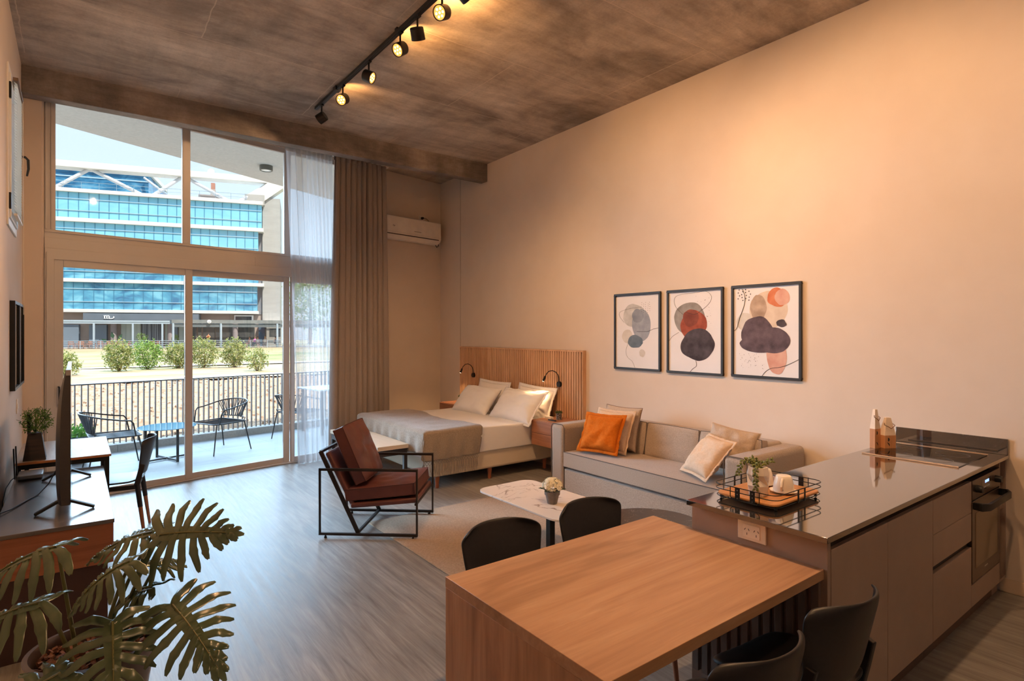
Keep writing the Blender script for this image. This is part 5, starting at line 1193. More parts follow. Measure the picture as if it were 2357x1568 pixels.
def big_leaf(J, T, up, Ln, Wd, droop, seed, root, curl=0.25):
    """J junction, T tip direction, up leaf normal, Ln blade length in front of J, Wd half width"""
    rnd = random.Random(seed); J = Vector(J); X = Vector(T).normalized(); Z = Vector(up).normalized(); Y = Z.cross(X).normalized(); Z = X.cross(Y)
    def sh(x, y, dz=0):
        z = -droop*(max(0, x)/Ln)**2*Ln*0.5 - curl*(abs(y)**1.6)/(Wd**0.6)*0.9 + dz + 0.10*abs(y)*math.exp(-abs(y)/0.03)
        return J + X*x*(1-0.10*droop*(max(0, x)/Ln)) + Y*y + Z*z - Vector((0, 0, 0.35*droop*(y*y+max(0, x)**2*0.5)/Ln))
    m = MB()
    nl = 9
    for sgn in (-1, 1):
        for i in range(nl):
            f = i/(nl-1); xb = -0.02*Ln + f*0.80*Ln; ang = R(132 - 104*f + rnd.uniform(-4, 4)); ll = Wd*(0.80+0.45*math.sin(PI*min(1, (f+0.12)*1.05))**1.0)*(1-0.56*f)*rnd.uniform(0.93, 1.07)
            if i == 0: ll *= 0.92
            w0 = 0.035*Ln*(1-0.35*f)+0.004; nt_ = 10; cur = R(26)*(1-f*0.6)
            x, y = xb, 0.0; a = ang; rows = []; ds = ll/nt_; wav = rnd.uniform(0, 6)
            notch = rnd.choice((5, 6, 7))
            for k in range(nt_+1):
                t_ = k/nt_; wdt = w0*(1.02 if t_ < 0.15 else 1.0)*(0.86+0.30*math.sin(PI*min(1, t_*1.15)))
                if k == notch: wdt *= 1.22
                if t_ > 0.82: wdt *= max(0.06, math.sqrt(max(0, 1-((t_-0.82)/0.19)**2)))
                d = (math.cos(a), math.sin(a)); nx, ny = -d[1], d[0]
                rip = 0.004*math.sin(t_*9+wav)
                rows.append([m.b.verts.new(sh(x-nx*wdt, sgn*(y-ny*wdt), rip-0.004)), m.b.verts.new(sh(x-nx*wdt*0.5, sgn*(y-ny*wdt*0.5), rip+0.002)), m.b.verts.new(sh(x, sgn*y, rip-0.0015)), m.b.verts.new(sh(x+nx*wdt*0.5, sgn*(y+ny*wdt*0.5), rip+0.002)), m.b.verts.new(sh(x+nx*wdt, sgn*(y+ny*wdt), rip-0.004))])
                x += d[0]*ds; y += d[1]*ds; a -= cur/nt_
            for r0, r1 in zip(rows, rows[1:]):
                for j in range(4): q = [r0[j], r0[j+1], r1[j+1], r1[j]]; m.b.faces.new(q if sgn > 0 else q[::-1])
    # webbing along the midrib and the end lobe
    web = []
    for k in range(25):
        f = k/24; x = -0.06*Ln+f*1.06*Ln; w = 0.085*Ln*(1-f)**0.55*(0.75 if f < 0.05 else 1)+0.004
        if f > 0.80: w = 0.048*Ln*math.sqrt(max(0.01, 1-((f-0.80)/0.21)**2))
        web.append([m.b.verts.new(sh(x, y_*w, -0.0008)) for y_ in (-1, -0.5, 0, 0.5, 1)])
    for r0, r1 in zip(web, web[1:]):
        for j in range(4): m.b.faces.new([r0[j], r1[j], r1[j+1], r0[j+1]])
    lf = m.build('leaf', lf_m, phl, world=True, smooth=True, angle=180)
    rb_ = MB().tube([sh(-0.03*Ln+0.9*Ln*k/10, 0, 0.0015) for k in range(11)], [0.0045-0.0003*k for k in range(11)], 6).build('midrib', rib_m, None, smooth=True); rb_.data.transform(mat_of(phl).inverted()); rb_.parent = lf
    b0 = Vector(root); mid = b0.lerp(J, 0.55) + Vector((0, 0, 0.05)); P_ = []
    for k in range(11):
        s_ = k/10; P_.append(b0*(1-s_)**2 + mid*2*s_*(1-s_) + sh(-0.05*Ln, 0, -0.006)*s_**2)
    MB().tube(P_, [0.0085-0.0003*k for k in range(11)], 8).build('petiole', st_m, phl, world=True, smooth=True)
cam_d = Vector((0, 0, 1.7))
def toward(J, k=0.6): d = (cam_d-Vector(J)).normalized(); return (Vector((0, 0, 1))*(1-k) + d*k)
RT = lambda x, y: (PC.x+x, PC.y+y, 0.44)
big_leaf((0.272, 2.615, 0.915), (0.30, -0.28, 0.06), toward((0.27, 2.61, 0.915), 0.70), 0.32, 0.165, 0.30, 1, RT(0.05, 0.02))
big_leaf((0.15, 2.54, 0.858), (-0.30, 0.04, -0.10), (0.05, -0.22, 1), 0.23, 0.12, 0.7, 2, RT(0.02, -0.02), 0.4)
big_leaf((-0.07, 2.80, 0.885), (-0.34, 0.10, -0.06), (-0.02, -0.20, 1), 0.30, 0.16, 0.6, 3, RT(-0.05, 0.03), 0.5)
big_leaf((-0.105, 2.70, 0.722), (-0.36, 0.08, -0.03), (-0.02, -0.25, 1), 0.30, 0.16, 0.6, 4, RT(-0.06, -0.03), 0.5)
big_leaf((0.292, 2.475, 0.680), (0.13, -0.36, -0.12), toward((0.29, 2.47, 0.68), 0.72), 0.34, 0.17, 0.5, 5, RT(0.08, -0.04))
big_leaf((0.105, 2.50, 0.660), (-0.01, -0.36, -0.16), toward((0.11, 2.52, 0.67), 0.42), 0.32, 0.15, 0.8, 6, RT(0.02, -0.06))
big_leaf((-0.05, 2.46, 0.555), (-0.30, -0.16, -0.02), toward((-0.02, 2.5, 0.57), 0.3), 0.30, 0.13, 0.5, 7, RT(-0.04, -0.08))
big_leaf((0.235, 2.70, 0.690), (-0.22, 0.18, -0.05), (0.1, -0.25, 1), 0.20, 0.10, 0.8, 8, RT(0.07, 0.04))
big_leaf((0.235, 2.70, 0.905), (-0.32, 0.16, -0.05), (-0.05, -0.25, 1), 0.27, 0.12, 0.5, 9, RT(0.03, 0.05))
big_leaf((0.265, 2.72, 0.770), (0.14, 0.16, 0.0), (0.0, -0.3, 1), 0.17, 0.09, 0.6, 10, RT(0.09, 0.03))

# ------------------------------------------------------------------ balcony
tile = M('balcony_tile', S(140, 143, 146), S(154, 157, 159), 0.5, (1.2, 5, 1), detail=6, spec=0.4)
R0 = Vector((0.398, 9.973, 0)); RV = (R0-W0).dot(WN)          # inner face of the kerb, in window frame
m = MB(); m.box(-4.0, 6.0, 0.12, RV, -0.2, 0.0); o_ = m.build('floor', tile); o_.matrix_world = WM; struct(o_)
m = MB()
for k in range(12): m.box(-4.0+0.9*k, -3.996+0.9*k, 0.14, RV, 0.0, 0.0006)
for k in range(3): m.box(-4.0, 6.0, 0.14+0.6+0.9*k, 0.144+0.6+0.9*k, 0.0, 0.0006)
o_ = m.build('trim_5', M('grout', S(160, 162, 162), None, 0.8)); o_.matrix_world = WM; struct(o_)
m = MB()
for k in range(11): m.box(-4.0+0.9*k+0.002, -3.1+0.9*k-0.002, RV, RV+0.22, -0.6, 0.102)
o_ = m.build('trim_6', M('kerb_tile', S(150, 146, 142), S(166, 162, 157), 0.8, (40, 40, 40), detail=3)); o_.matrix_world = WM; struct(o_)
m = MB(); m.box(-4.0, 6.0, 0.14, RV+0.22, -0.6, -0.2); o_ = m.build('trim_7', MATS['kerb_tile']); o_.matrix_world = WM; struct(o_)
rl_m = M('railing_paint', S(84, 72, 66), None, 0.5)
rl = thing('balcony_railing', 'dark metal balcony railing of thin upright bars outside the glass doors', 'railing', tuple(wpt(0, RV+0.15, 0)), WA)
box(-3.65, 4.0, -0.022, 0.022, 0.968, 0.984).build('top_rail', M('railing_top', S(70, 64, 62), None, 0.45), rl)
box(-3.65, 4.0, -0.015, 0.015, -0.30, -0.285).build('bottom_rail', rl_m, rl)
b0 = box(-0.006, 0.006, -0.020, 0.020, -0.285, 0.968).build('bar', rl_m, rl); b0.location = (-3.60, 0, 0)
for k in range(1, 99): q = b0.copy(); COL.objects.link(q); q.location = (-3.60+0.0762*k, 0, 0)
# canopy over the balcony with its round lamp
can = MB(); can.prism([(-2.2, 7.3), (7.5, 9.15), (7.5, 12.95), (-0.2, 9.31), (-2.2, 8.37)], 4.35, 4.62)
struct(can.build('trim_8', M('canopy_white', S(184, 178, 168), S(196, 190, 180), 0.9, (30, 30, 30), bmp=0.3, bsc=(90, 90, 90))))
ol_ = thing('outdoor_ceiling_lamp', 'round dark surface lamp under the white canopy outside the upper window', 'ceiling lamp', (2.41, 9.65, 4.35))
MB().lathe([(0.098, 0), (0.098, -0.075), (0.080, -0.08), (0.078, -0.068), (0.001, -0.068)], seg=32, cap=False).build('housing', M('lamp_olive', S(90, 86, 76), None, 0.5), ol_, smooth=True)
MB().lathe([(0.001, -0.070), (0.078, -0.070)], seg=28, cap=False).build('diffuser', M('frosted', S(236, 236, 230), None, 0.3), ol_)
# woven chairs, table
cord = M('cord_black', S(52, 52, 56), None, 0.6)
def low_chair(label, z=0.42, hb=0.30):
    """faces +x, legs splayed"""
    t = thing('outdoor_chair', label, 'chair', (0, 0, 0.0005), 0, 'woven metal balcony chairs')
    fr = [(x, y, z) for x, y in rrect(-0.25, 0.27, -0.27, 0.27, 0.07, 4)]
    MB().tube(fr, 0.009, 8, closed=True).build('seat_ring', black_m, t, smooth=True)
    m = MB()
    for k in range(9):
        y = -0.225+0.056*k
        for s_ in (-1, 1): m.tube([(-0.25+0.008, y+s_*0.012, z-0.004), (-0.08, y-s_*0.016, z-0.012), (0.09, y+s_*0.016, z-0.012), (0.26, y-s_*0.012, z-0.004)], 0.0065, 5)
    m.build('seat_weave', cord, t, smooth=True)
    for sx in (-1, 1):
        for sy in (-1, 1): MB().tube([(sx*0.22+0.01, sy*0.255, z), (sx*0.30+0.01, sy*0.30, 0.0)], [0.010, 0.008], 8).build('leg', black_m, t, smooth=True)
    zt = z+hb; hoop = [(0.20, -0.275, z), (0.17, -0.29, z+0.16), (0.14, -0.295, z+0.195), (0.05, -0.30, z+0.205), (-0.12, -0.30, zt-0.06)]
    for k in range(9): a = R(-90-180*k/8 + 180) ; hoop.append((-0.16-0.20*math.sin(PI*k/8), -0.30*math.cos(PI*k/8), zt-0.05+0.05*math.sin(PI*k/8)))
    hoop += [(p[0], -p[1], p[2]) for p in reversed(hoop[:5])]
    MB().tube(hoop, 0.009, 8).build('arm_hoop', black_m, t, smooth=True)
    m = MB()
    for k in range(26):
        f = k/25; a = PI*(0.06+0.88*f); top = (-0.16-0.20*math.sin(a), -0.30*math.cos(a), zt-0.05+0.05*math.sin(a)); bt = (-0.20-0.07*math.sin(a), -0.17*math.cos(a+0.10*(1 if k % 2 else -1)), z+0.05)
        m.tube([top, bt], 0.006, 5)
    m.build('back_weave', cord, t, smooth=True)
    MB().tube([(-0.20-0.075*math.sin(PI*k/8), -0.24*math.cos(PI*k/8), z+0.05) for k in range(9)], 0.008, 8).build('back_ring', black_m, t, smooth=True)
    MB().tube([(-0.20, -0.255, z), (-0.22, -0.26, z+0.05), (-0.20, -0.24, z+0.05)], 0.007, 6).build('bracket', black_m, t); MB().tube([(-0.20, 0.255, z), (-0.22, 0.26, z+0.05), (-0.20, 0.24, z+0.05)], 0.007, 6).build('bracket', black_m, t)
    return t
oc1 = low_chair('woven black metal armchair on the balcony, left of the low glass table'); oc1.location = (0.38, 8.80, 0.0005); oc1.rotation_euler = (0, 0, R(4))
dup(oc1, (1.66, 9.20, 0.0005), R(206), 'woven black metal armchair on the balcony, right of the low glass table')
dup(oc1, (2.92, 9.66, 0.0005), R(40), 'woven black metal armchair on the balcony, partly cut by the door frame')
dup(oc1, (3.75, 9.05, 0.0005), R(160), 'woven black metal armchair on the balcony, seen only through the sheer curtain')
gt = thing('glass_table', 'low round glass table with crossed black metal base on the balcony', 'table', (0.98, 8.98, 0.0005))
MB().lathe([(0.001, 0.438), (0.345, 0.438), (0.348, 0.442), (0.345, 0.446), (0.001, 0.446)], seg=48, cap=False).build('glass_top', M('table_glass_blue', S(80, 130, 152), S(92, 142, 164), 0.08, (3, 3, 3), spec=0.8), gt, smooth=True)
for a in (20, 110, 200, 290):
    c_, s_ = math.cos(R(a)), math.sin(R(a)); MB().tube([(0.27*c_, 0.27*s_, 0.0), (0.27*c_, 0.27*s_, 0.438)], 0, flat=(0.03, 0.03)).build('leg', black_m, gt)
for a in (20, 110): c_, s_ = math.cos(R(a)), math.sin(R(a)); MB().tube([(0.27*c_, 0.27*s_, 0.02), (-0.27*c_, -0.27*s_, 0.02)], 0, flat=(0.02, 0.02)).build('cross_bar', black_m, gt)
wtb = thing('balcony_table', 'white-topped table on the balcony behind the sheer curtain', 'table', (3.75, 9.98, 0.0005), WA)
box(-0.62, 0.62, -0.38, 0.38, 0.735, 0.76).build('tabletop', M('white_top', S(226, 228, 232), None, 0.4), wtb, bevel=0.004)
for x in (-0.55, 0.55):
    for y in (-0.32, 0.32): box(x-0.02, x+0.02, y-0.02, y+0.02, 0, 0.735).build('leg', black_m, wtb)
bpl = thing('balcony_planter', 'dark round planter with bright green leafy plant on the balcony by the railing', 'potted plant', (-0.02, 9.42, 0.0005))
MB().lathe([(0.13, 0), (0.20, 0.33), (0.21, 0.36), (0.19, 0.36), (0.18, 0.33), (0.001, 0.33)], seg=28, cap=False).build('pot', M('planter_grey', S(74, 78, 84), None, 0.6), bpl, smooth=True)
leafball((0, 0, 0.38), 0.23, 0.23, 0.10, 500, 0.07, 5).build('foliage', leafm('bright_leaf', S(76, 132, 50), S(124, 172, 74), 14), bpl)

# ------------------------------------------------------------------ grounds
def ground_z(y): return -0.32 + 0.17*min(1, max(0, (y-42)/34))
dirt = M('dirt', S(152, 124, 100), S(178, 148, 122), 0.95, (3, 3, 3), detail=8, bmp=1.0, bsc=(5, 9, 5), spec=0.05, bdist=0.10)
m = MB(); rnd = random.Random(1)
def dz(u, v): x = -10+32*u; y = 10.3+18.6*v; return (x, y, -0.32 + 0.10*noise.noise(Vector((x*0.9, y*1.4, 0))) + 0.07*noise.noise(Vector((x*2.8, y*4, 3))) - 0.03)
m.grid(dz, 220, 150); struct(m.build('ground', dirt, smooth=True))
def patchy(name, cols, sc_):
    m, n, b = new_mat(name); b.inputs['Roughness'].default_value = 0.95; b.inputs['Specular IOR Level'].default_value = 0.05
    f = noise_node(n, coords(n, sc_), 1, 6, 0.65, 0.4); g = noise_node(n, coords(n, (6, 6, 6)), 1, 4, 0.7)
    a = ramp(n, f, cols); a = mixc(n, 0.6, a, ramp(n, g, [(0.35, (0.72, 0.74, 0.66, 1)), (0.62, (1, 1, 1, 1))]), 'MULTIPLY'); n.links.new(a, b.inputs['Base Color']); return m
m = MB(); m.grid(lambda u, v: (-60+160*u, 28.0+122*v, ground_z(28.0+122*v)+0.02+0.05*noise.noise(Vector((u*60, v*30, 0)))), 80, 60)
struct(m.build('ground', patchy('dry_lawn', [(0.34, S(124, 132, 84)), (0.46, S(162, 150, 112)), (0.56, S(178, 156, 128))], (0.10, 0.28, 1)), smooth=True))
m = MB(); m.grid(lambda u, v: (-60+160*u, 39.2+1.3*v+0.4*math.sin(u*9), ground_z(40)+0.07), 80, 1); struct(m.build('ground', M('path_concrete', S(186, 176, 164), None, 0.9), smooth=True))
bush_m = leafm('bush_leaf', S(104, 124, 56), S(176, 170, 108), 5, 0.6, 0.2)
twig_m = M('twig', S(120, 92, 66), None, 0.9)
def bush(loc, w, h, label, seed, name='bush', mat=None, cat='bush', group='young bushes in a row on the lawn', n=2600, ls=0.115):
    t = thing(name, label, cat, loc, 0, group)
    leafball((0, 0, h*0.50), w*0.50, w*0.44, h*0.50, n, ls, seed, 0.15, 0.55).build('foliage', mat or bush_m, t)
    m = MB(); rnd = random.Random(seed)
    for k in range(7): a = rnd.uniform(0, 6.28); m.tube([(0.03*math.cos(a), 0.03*math.sin(a), 0.0), (w*0.25*math.cos(a), w*0.25*math.sin(a), h*0.6)], [0.02, 0.008], 5)
    m.build('stems', twig_m, t); return t
gz = lambda y: ground_z(y)-0.01
bush((-0.55, 34.2, gz(34)), 1.5, 1.1, 'bush at the very left edge of the glass door view', 1)
bush((1.80, 36.2, gz(36)), 1.45, 1.68, 'round bush left of the bright green one on the lawn', 2)
bush((3.15, 37.4, gz(37)), 1.60, 1.70, 'brightest green bush on the lawn, second from the left', 3, mat=leafm('bush_leaf_green', S(96, 136, 50), S(156, 172, 92), 5, 0.6, 0.2))
bush((4.62, 37.4, gz(37)), 1.50, 1.50, 'bush cut by the middle door stile', 4)
bush((5.90, 37.3, gz(37)), 1.75, 1.80, 'left half of the large double bush right of the door stile', 5)
bush((7.35, 36.4, gz(36)), 1.50, 1.72, 'right half of the large double bush right of the door stile', 6)
bush((7.60, 32.2, gz(32)), 1.15, 1.30, 'small separate bush at the right, near the sheer curtain', 7, n=1000)
# dirt clods
m = MB(); rnd = random.Random(8)
for k in range(1500):
    x, y = rnd.uniform(-4, 14), rnd.uniform(11.5, 28); s_ = rnd.uniform(0.015, 0.05); q = Matrix.Translation((x, y, dz((x+10)/32, (y-10.3)/18.6)[2]+s_*0.2)) @ Euler((rnd.uniform(0, 3), rnd.uniform(0, 3), rnd.uniform(0, 3))).to_matrix().to_4x4()
    m.box(-s_, s_, -s_*0.7, s_*0.7, -s_*0.5, s_*0.5, mt=q)
tag(m.build('clods', M('clod', S(150, 124, 102), S(176, 148, 124), 0.95, (6, 6, 6))), 'loose earth clods scattered over the bare dirt field beyond the railing', 'clods', kind='stuff')

# ------------------------------------------------------------------ office building across the lawn
P0 = (20.605, 84.72, 0); BA = R(-16.9)
ob_ = thing('office_building', 'office building with pale bands and blue glass across the lawn', 'building', P0, BA)
band = M('band_concrete', S(200, 195, 188), S(208, 203, 197), 0.8, (2, 2, 2), spec=0.2)
stone_b = M('pink_render', S(160, 144, 134), S(168, 152, 142), 0.85, (1, 1, 1), spec=0.2)
def glass_facade(name, c1, c2, c3):
    m, n, b = new_mat(name); b.inputs['Roughness'].default_value = 0.45; b.inputs['Specular IOR Level'].default_value = 0.3
    t = n.nodes.new('ShaderNodeTexCoord'); mp = n.nodes.new('ShaderNodeMapping'); mp.inputs['Rotation'].default_value = (R(90), 0, 0); n.links.new(t.outputs['Object'], mp.inputs['Vector'])
    br = n.nodes.new('ShaderNodeTexBrick'); br.offset = 0; br.inputs['Scale'].default_value = 1; br.inputs['Brick Width'].default_value = 1.09; br.inputs['Row Height'].default_value = 3.7; br.inputs['Mortar Size'].default_value = 0
    br.inputs['Color1'].default_value = (0, 0, 0, 1); br.inputs['Color2'].default_value = (1, 1, 1, 1); n.links.new(mp.outputs[0], br.inputs['Vector'])
    f = noise_node(n, coords(n, (0.35, 1, 0.7)), 1, 3, 0.6, 0.6)
    a = ramp(n, f, [(0.34, c1), (0.5, c2), (0.64, c3)]); a = mixc(n, 0.25, a, ramp(n, br.outputs['Color'], [(0, (0.80, 0.86, 0.9, 1)), (1, (1, 1, 1, 1))]), 'MULTIPLY')
    n.links.new(a, b.inputs['Base Color']); return m
gl_hi = glass_facade('facade_glass_high', S(118, 180, 208), S(124, 186, 212), S(130, 192, 216)); gl_lo = glass_facade('facade_glass_low', S(64, 112, 146), S(86, 150, 176), S(120, 178, 196))
gl_dk = glass_facade('facade_glass_dark', S(28, 78, 112), S(46, 106, 140), S(88, 146, 172))
mul_m = M('mullion_blue', S(62, 118, 146), None, 0.5); tr_m = M('transom_light', S(150, 172, 184), None, 0.4)
for z0, z1, xr, gm_ in ((16.16, 19.38, -0.05, gl_hi), (12.36, 15.66, -0.5, gl_hi), (8.55, 11.86, -0.5, gl_lo), (4.71, 8.10, -0.61, gl_lo)):
    g = box(-60, xr, 0.0, 6, z0, z1).build('glass_band', gm_, ob_)
    m = MB(); x = xr-0.55
    while x > -30: m.box(x-0.03, x+0.03, -0.05, 0.0, z0, z1); x -= 1.085
    m.build('mullions', mul_m, g)
    m = MB(); m.box(-60, xr, -0.09, 0, z1-0.85, z1-0.77); m.box(-60, xr, -0.09, 0, z0+0.92, z0+1.0); m.build('transoms', tr_m, g)
for z0, z1, xr in ((19.38, 19.84, 0.12), (15.66, 16.16, 0.2), (11.86, 12.36, 0.2), (8.10, 8.55, 0.25), (4.30, 4.71, -0.44)): box(-60, xr, -0.40, 6, z0, z1).build('spandrel_band', band, ob_, bevel=0.02)
box(-1.2, 0.04, 1.1, 6, 4.3, 19.4).build('recess_wall', M('recess', S(120, 118, 120), None, 0.8), ob_); box(0.02, 2.29, 0.8, 9, -0.2, 20.62).build('stair_tower', M('tower_concrete', S(158, 154, 148), S(166, 162, 156), 0.9, (0.5, 0.5, 2), spec=0.1), ob_)
ub = box(-60, -15.1, 7, 18, 19.8, 24.0).build('upper_block', gl_dk, ob_); o_ = box(-60, -14.8, 6.6, 18, 24.0, 24.6).build('cornice', band, ob_)
o_ = MB(); o_.box(-60, -15.0, 6.92, 7, 22.9, 23.05); 
o_.build('transoms', tr_m, ub)
cb_ = MB().prism([(-60, 0.7), (6.0, 0.7), (6.0, 2.7), (-60, 2.7)], 22.72, 23.52).build('truss_beam', band, ob_, bevel=0.03)
tubem = M('truss_tube', S(176, 176, 178), None, 0.5)
def tube_b(a, c, r=0.24): MB().tube([a, c], r, 12).build('truss_tube', tubem, ob_, smooth=True)
yT = 1.66
for top, b1, b2 in ((-20.48, -24.0, -14.4), (-9.88, -13.2, -4.2)): tube_b((top, yT, 22.9), (b1, 0.3, 19.7)); tube_b((top, yT, 22.9), (b2, 0.3, 19.7))
tube_b((0.97, yT, 22.9), (-2.9, 0.3, 19.7), 0.28); tube_b((-15.5, 6.5, 23.4), (-11.2, 2.5, 19.8), 0.16)
fin = MB(); q = [(-2.6, 19.84), (-0.1, 19.84), (4.4, 23.5), (1.6, 23.5)]
a = [fin.b.verts.new((p[0], 0.5, p[1])) for p in q]; c = [fin.b.verts.new((p[0], 2.5, p[1])) for p in q]; fin.b.faces.new(a); fin.b.faces.new(c[::-1])
for i in range(4): j = (i+1) % 4; fin.b.faces.new([a[i], a[j], c[j], c[i]])
fin.build('sloping_fin', band, ob_); box(-2.2, 0.3, 0.4, 4, 19.5, 20.9).build('plant_room', MATS['tower_concrete'], ob_)
m = MB(); z0 = 19.84
m.tube([(-58, 0.2, z0+0.95), (-2, 0.2, z0+0.95)], 0.03, 5); m.tube([(-58, 0.2, z0+0.5), (-2, 0.2, z0+0.5)], 0.02, 5)
for k in range(30): m.tube([(-2-1.9*k, 0.2, z0), (-2-1.9*k, 0.2, z0+0.95)], 0.025, 5)
m.build('roof_railing', M('rail_grey', S(120, 140, 150), None, 0.5), ob_)
m = MB(); m.box(-8.4, -5.6, 4, 6, 19.84, 21.2); m.box(-6.9, -6.3, 4, 4.6, 21.2, 22.0); m.build('rooftop_hut', stone_b, ob_); box(-6.85, -6.35, 4.05, 4.55, 22.0, 22.9).build('chimney', M('terracotta', S(150, 104, 86), None, 0.9), ob_)
# ground floor
box(-60, 0.0, 1.2, 6, -0.2, 4.30).build('ground_floor_wall', stone_b, ob_)
bluegrey = M('panel_bluegrey', S(104, 116, 128), S(110, 122, 134), 0.6, (1, 1, 1))
box(-20.55, -7.7, -0.72, 1.2, 3.35, 4.20).build('shop_fascia', M('fascia_dark', S(92, 100, 108), S(100, 108, 116), 0.6, (1, 1, 1)), ob_)
cream = M('sign_white', S(250, 246, 240), None, 0.5); cream_e = cream
m = MB(); X0 = -18.35; zz = 3.50
def sb(x0, x1, z0, z1): m.box(X0+x0, X0+x1, -0.84, -0.72, zz+z0, zz+z1)
for x in (0.06, 0.30, 0.54): sb(x, x+0.09, 0, 0.36)
for x in (0.02, 0.27, 0.50): sb(x, x+0.17, 0, 0.04)
sb(0.0, 0.12, 0.36, 0.40)
for x in (0.15, 0.39): m.tube([(X0+x-0.02, -0.78, zz+0.30), (X0+x+0.05, -0.78, zz+0.37), (X0+x+0.12, -0.78, zz+0.38), (X0+x+0.19, -0.78, zz+0.30)], 0.04, 6)
m.tube([(X0+0.60, -0.78, zz+0.02), (X0+0.80, -0.78, zz+0.0), (X0+0.98, -0.78, zz+0.04), (X0+1.10, -0.78, zz+0.14), (X0+1.12, -0.78, zz+0.24), (X0+1.02, -0.78, zz+0.28)], [0.04, 0.05, 0.06, 0.06, 0.05, 0.03], 6)
m.build('letter_sign', cream, ob_)
for x0, x1, mt_ in ((-23.3, -21.4, bluegrey), (-20.3, -18.4, bluegrey), (-11.5, -10.4, bluegrey)): box(x0, x1, 0.6, 1.2, -0.1, 2.75).build('wall_panel', mt_, ob_)
ctn = M('shop_curtain', S(150, 158, 150), S(176, 182, 172), 0.8, (6, 1, 0.2)); dkw = M('shop_dark', S(46, 50, 54), S(84, 80, 74), 0.3, (1.2, 1, 1.2), detail=5)
for x0, x1, mt_ in ((-16.9, -14.7, ctn), (-14.6, -12.1, M('slat_front', S(70, 74, 80), S(130, 134, 138), 0.6, (9, 1, 0.1), detail=1, lo=0.48, hi=0.52)), (-11.9, -11.6, ctn), (-10.3, -9.3, ctn), (-9.25, -8.2, dkw), (-8.0, -7.6, dkw), (-7.4, -6.0, dkw), (-5.9, -3.7, dkw), (-3.1, -1.0, dkw), (-0.4, 0.6, dkw)): box(x0, x1, 0.95, 1.21, 0.0, 3.0).build('shop_window', mt_, ob_)
m = MB(); m.box(-3.55, -1.15, 0.7, 1.2, 3.15, 4.15); w_ = m.build('clerestory_window', cream, ob_); o_ = box(-3.4, -1.35, 0.66, 0.7, 3.2, 3.98).build('pane', dkw, w_)
for x in (-17.6, -11.2, -3.4): MB().tube([(x, 0.5, -0.1), (x, 0.5, 3.3)], 0.35, 16).build('column', M('column_mauve', S(140, 128, 126), None, 0.8), ob_, smooth=True)
orange_m = EMIT('shop_neon', (1.0, 0.62, 0.22), 1.0)
for x0, x1, z in ((-7.3, -6.3, 2.75), (-2.9, -1.5, 2.70)): box(x0, x1, 0.90, 0.95, z-0.12, z+0.06).build('lit_sign_strip', orange_m, ob_)
box(0.6, 2.4, -0.6, 1.2, -0.1, 2.9).build('kiosk', M('kiosk_grey', S(136, 130, 120), None, 0.8), ob_); box(1.0, 2.4, -0.65, -0.6, 1.2, 2.3).build('kiosk_opening', dkw, ob_); box(0.2, 2.8, -0.9, 1.2, 3.30, 3.36).build('kiosk_roof_edge', cream, ob_)
box(-0.45, 0.35, 0.4, 1.3, -0.1, 3.0).build('doorway', M('doorway_blue', S(66, 82, 98), None, 0.5), ob_)
# terrace deck, pergolas, fence (frame of the building)
dkm = M('deck_stone', S(150, 140, 128), None, 0.9)
def inB(t): t.location = P0; t.rotation_euler = (0, 0, BA); return t
dko = box(-40, 12, -8.95, 1.2, -0.7, -0.10).build('terrace_deck', dkm, None); inB(dko); tag(dko, 'paved terrace in front of the office building', 'terrace', kind='structure')
pg = inB(thing('pergola', 'pale blue-grey steel pergola over the left part of the terrace', 'pergola'))
stl = M('pergola_steel', S(150, 162, 172), S(156, 168, 178), 0.5, (1, 1, 1)); stl2 = M('pergola_steel_dark', S(96, 108, 118), None, 0.5)
box(-34, -9.55, -8.9, -8.7, 2.98, 3.16).build('fascia', stl, pg); box(-34, -9.55, -8.85, -8.7, 2.76, 2.98).build('fascia_shadow_gap', stl, pg); lv_ = MB(); [lv_.box(-34, -9.6, -8.4+0.9*k, -8.3+0.9*k, 2.94, 3.04) for k in range(9)]; lv_.build('open_roof_slats', stl2, pg); box(-9.6, -9.5, -8.7, -0.2, 2.78, 3.16).build('side_fascia', stl2, pg)  # slats put in place of a solid roof so sun reaches the terrace
for x in (-30, -26, -21.0, -17.12, -13.3, -10.31): box(x-0.09, x+0.09, -8.9, -8.72, -0.1, 2.76).build('post', stl, pg)
pg2 = inB(thing('pergola', 'grey slate-edged pergola with dark awning over the right part of the terrace', 'pergola'))
box(-9.35, 9, -8.9, -8.6, 2.86, 3.28).build('fascia', M('slate_fascia', S(110, 112, 110), S(124, 126, 124), 0.8, (2, 2, 2)), pg2); lv_ = MB(); [lv_.box(-9.3, 9, -8.3+0.9*k, -8.2+0.9*k, 2.96, 3.08) for k in range(10)]; lv_.build('open_roof_slats', stl2, pg2)  # roof opened into slats here too, to let the sun in underneath
for x0, x1 in ((-9.3, -4.2), (-4.0, 2.1), (2.4, 8.8)): prof([(-8.8, 2.78), (-8.7, 2.78), (-6.5, 2.55), (-6.5, 2.50), (-8.8, 2.40)], x0, x1).build('awning', M('awning_grey', S(92, 98, 100), None, 0.8), pg2)
for x in (-9.2, -4.1, 2.26, 8.0): MB().cyl((x, -8.8, -0.1), (x, -8.8, 2.86), 0.13, seg=12).build('post', stl, pg2, smooth=True)
rs_ = MB().cyl((-5.35, -9.05, 3.07), (-5.35, -8.92, 3.07), 0.22, seg=24).build('round_sign', white_m, pg2, smooth=True); MB().tube([(-5.45, -9.08, 3.04), (-5.40, -9.08, 2.98), (-5.30, -9.08, 2.98), (-5.25, -9.08, 3.04), (-5.28, -9.08, 3.10)], 0.018, 5).build('round_sign_mark', black_m, pg2)
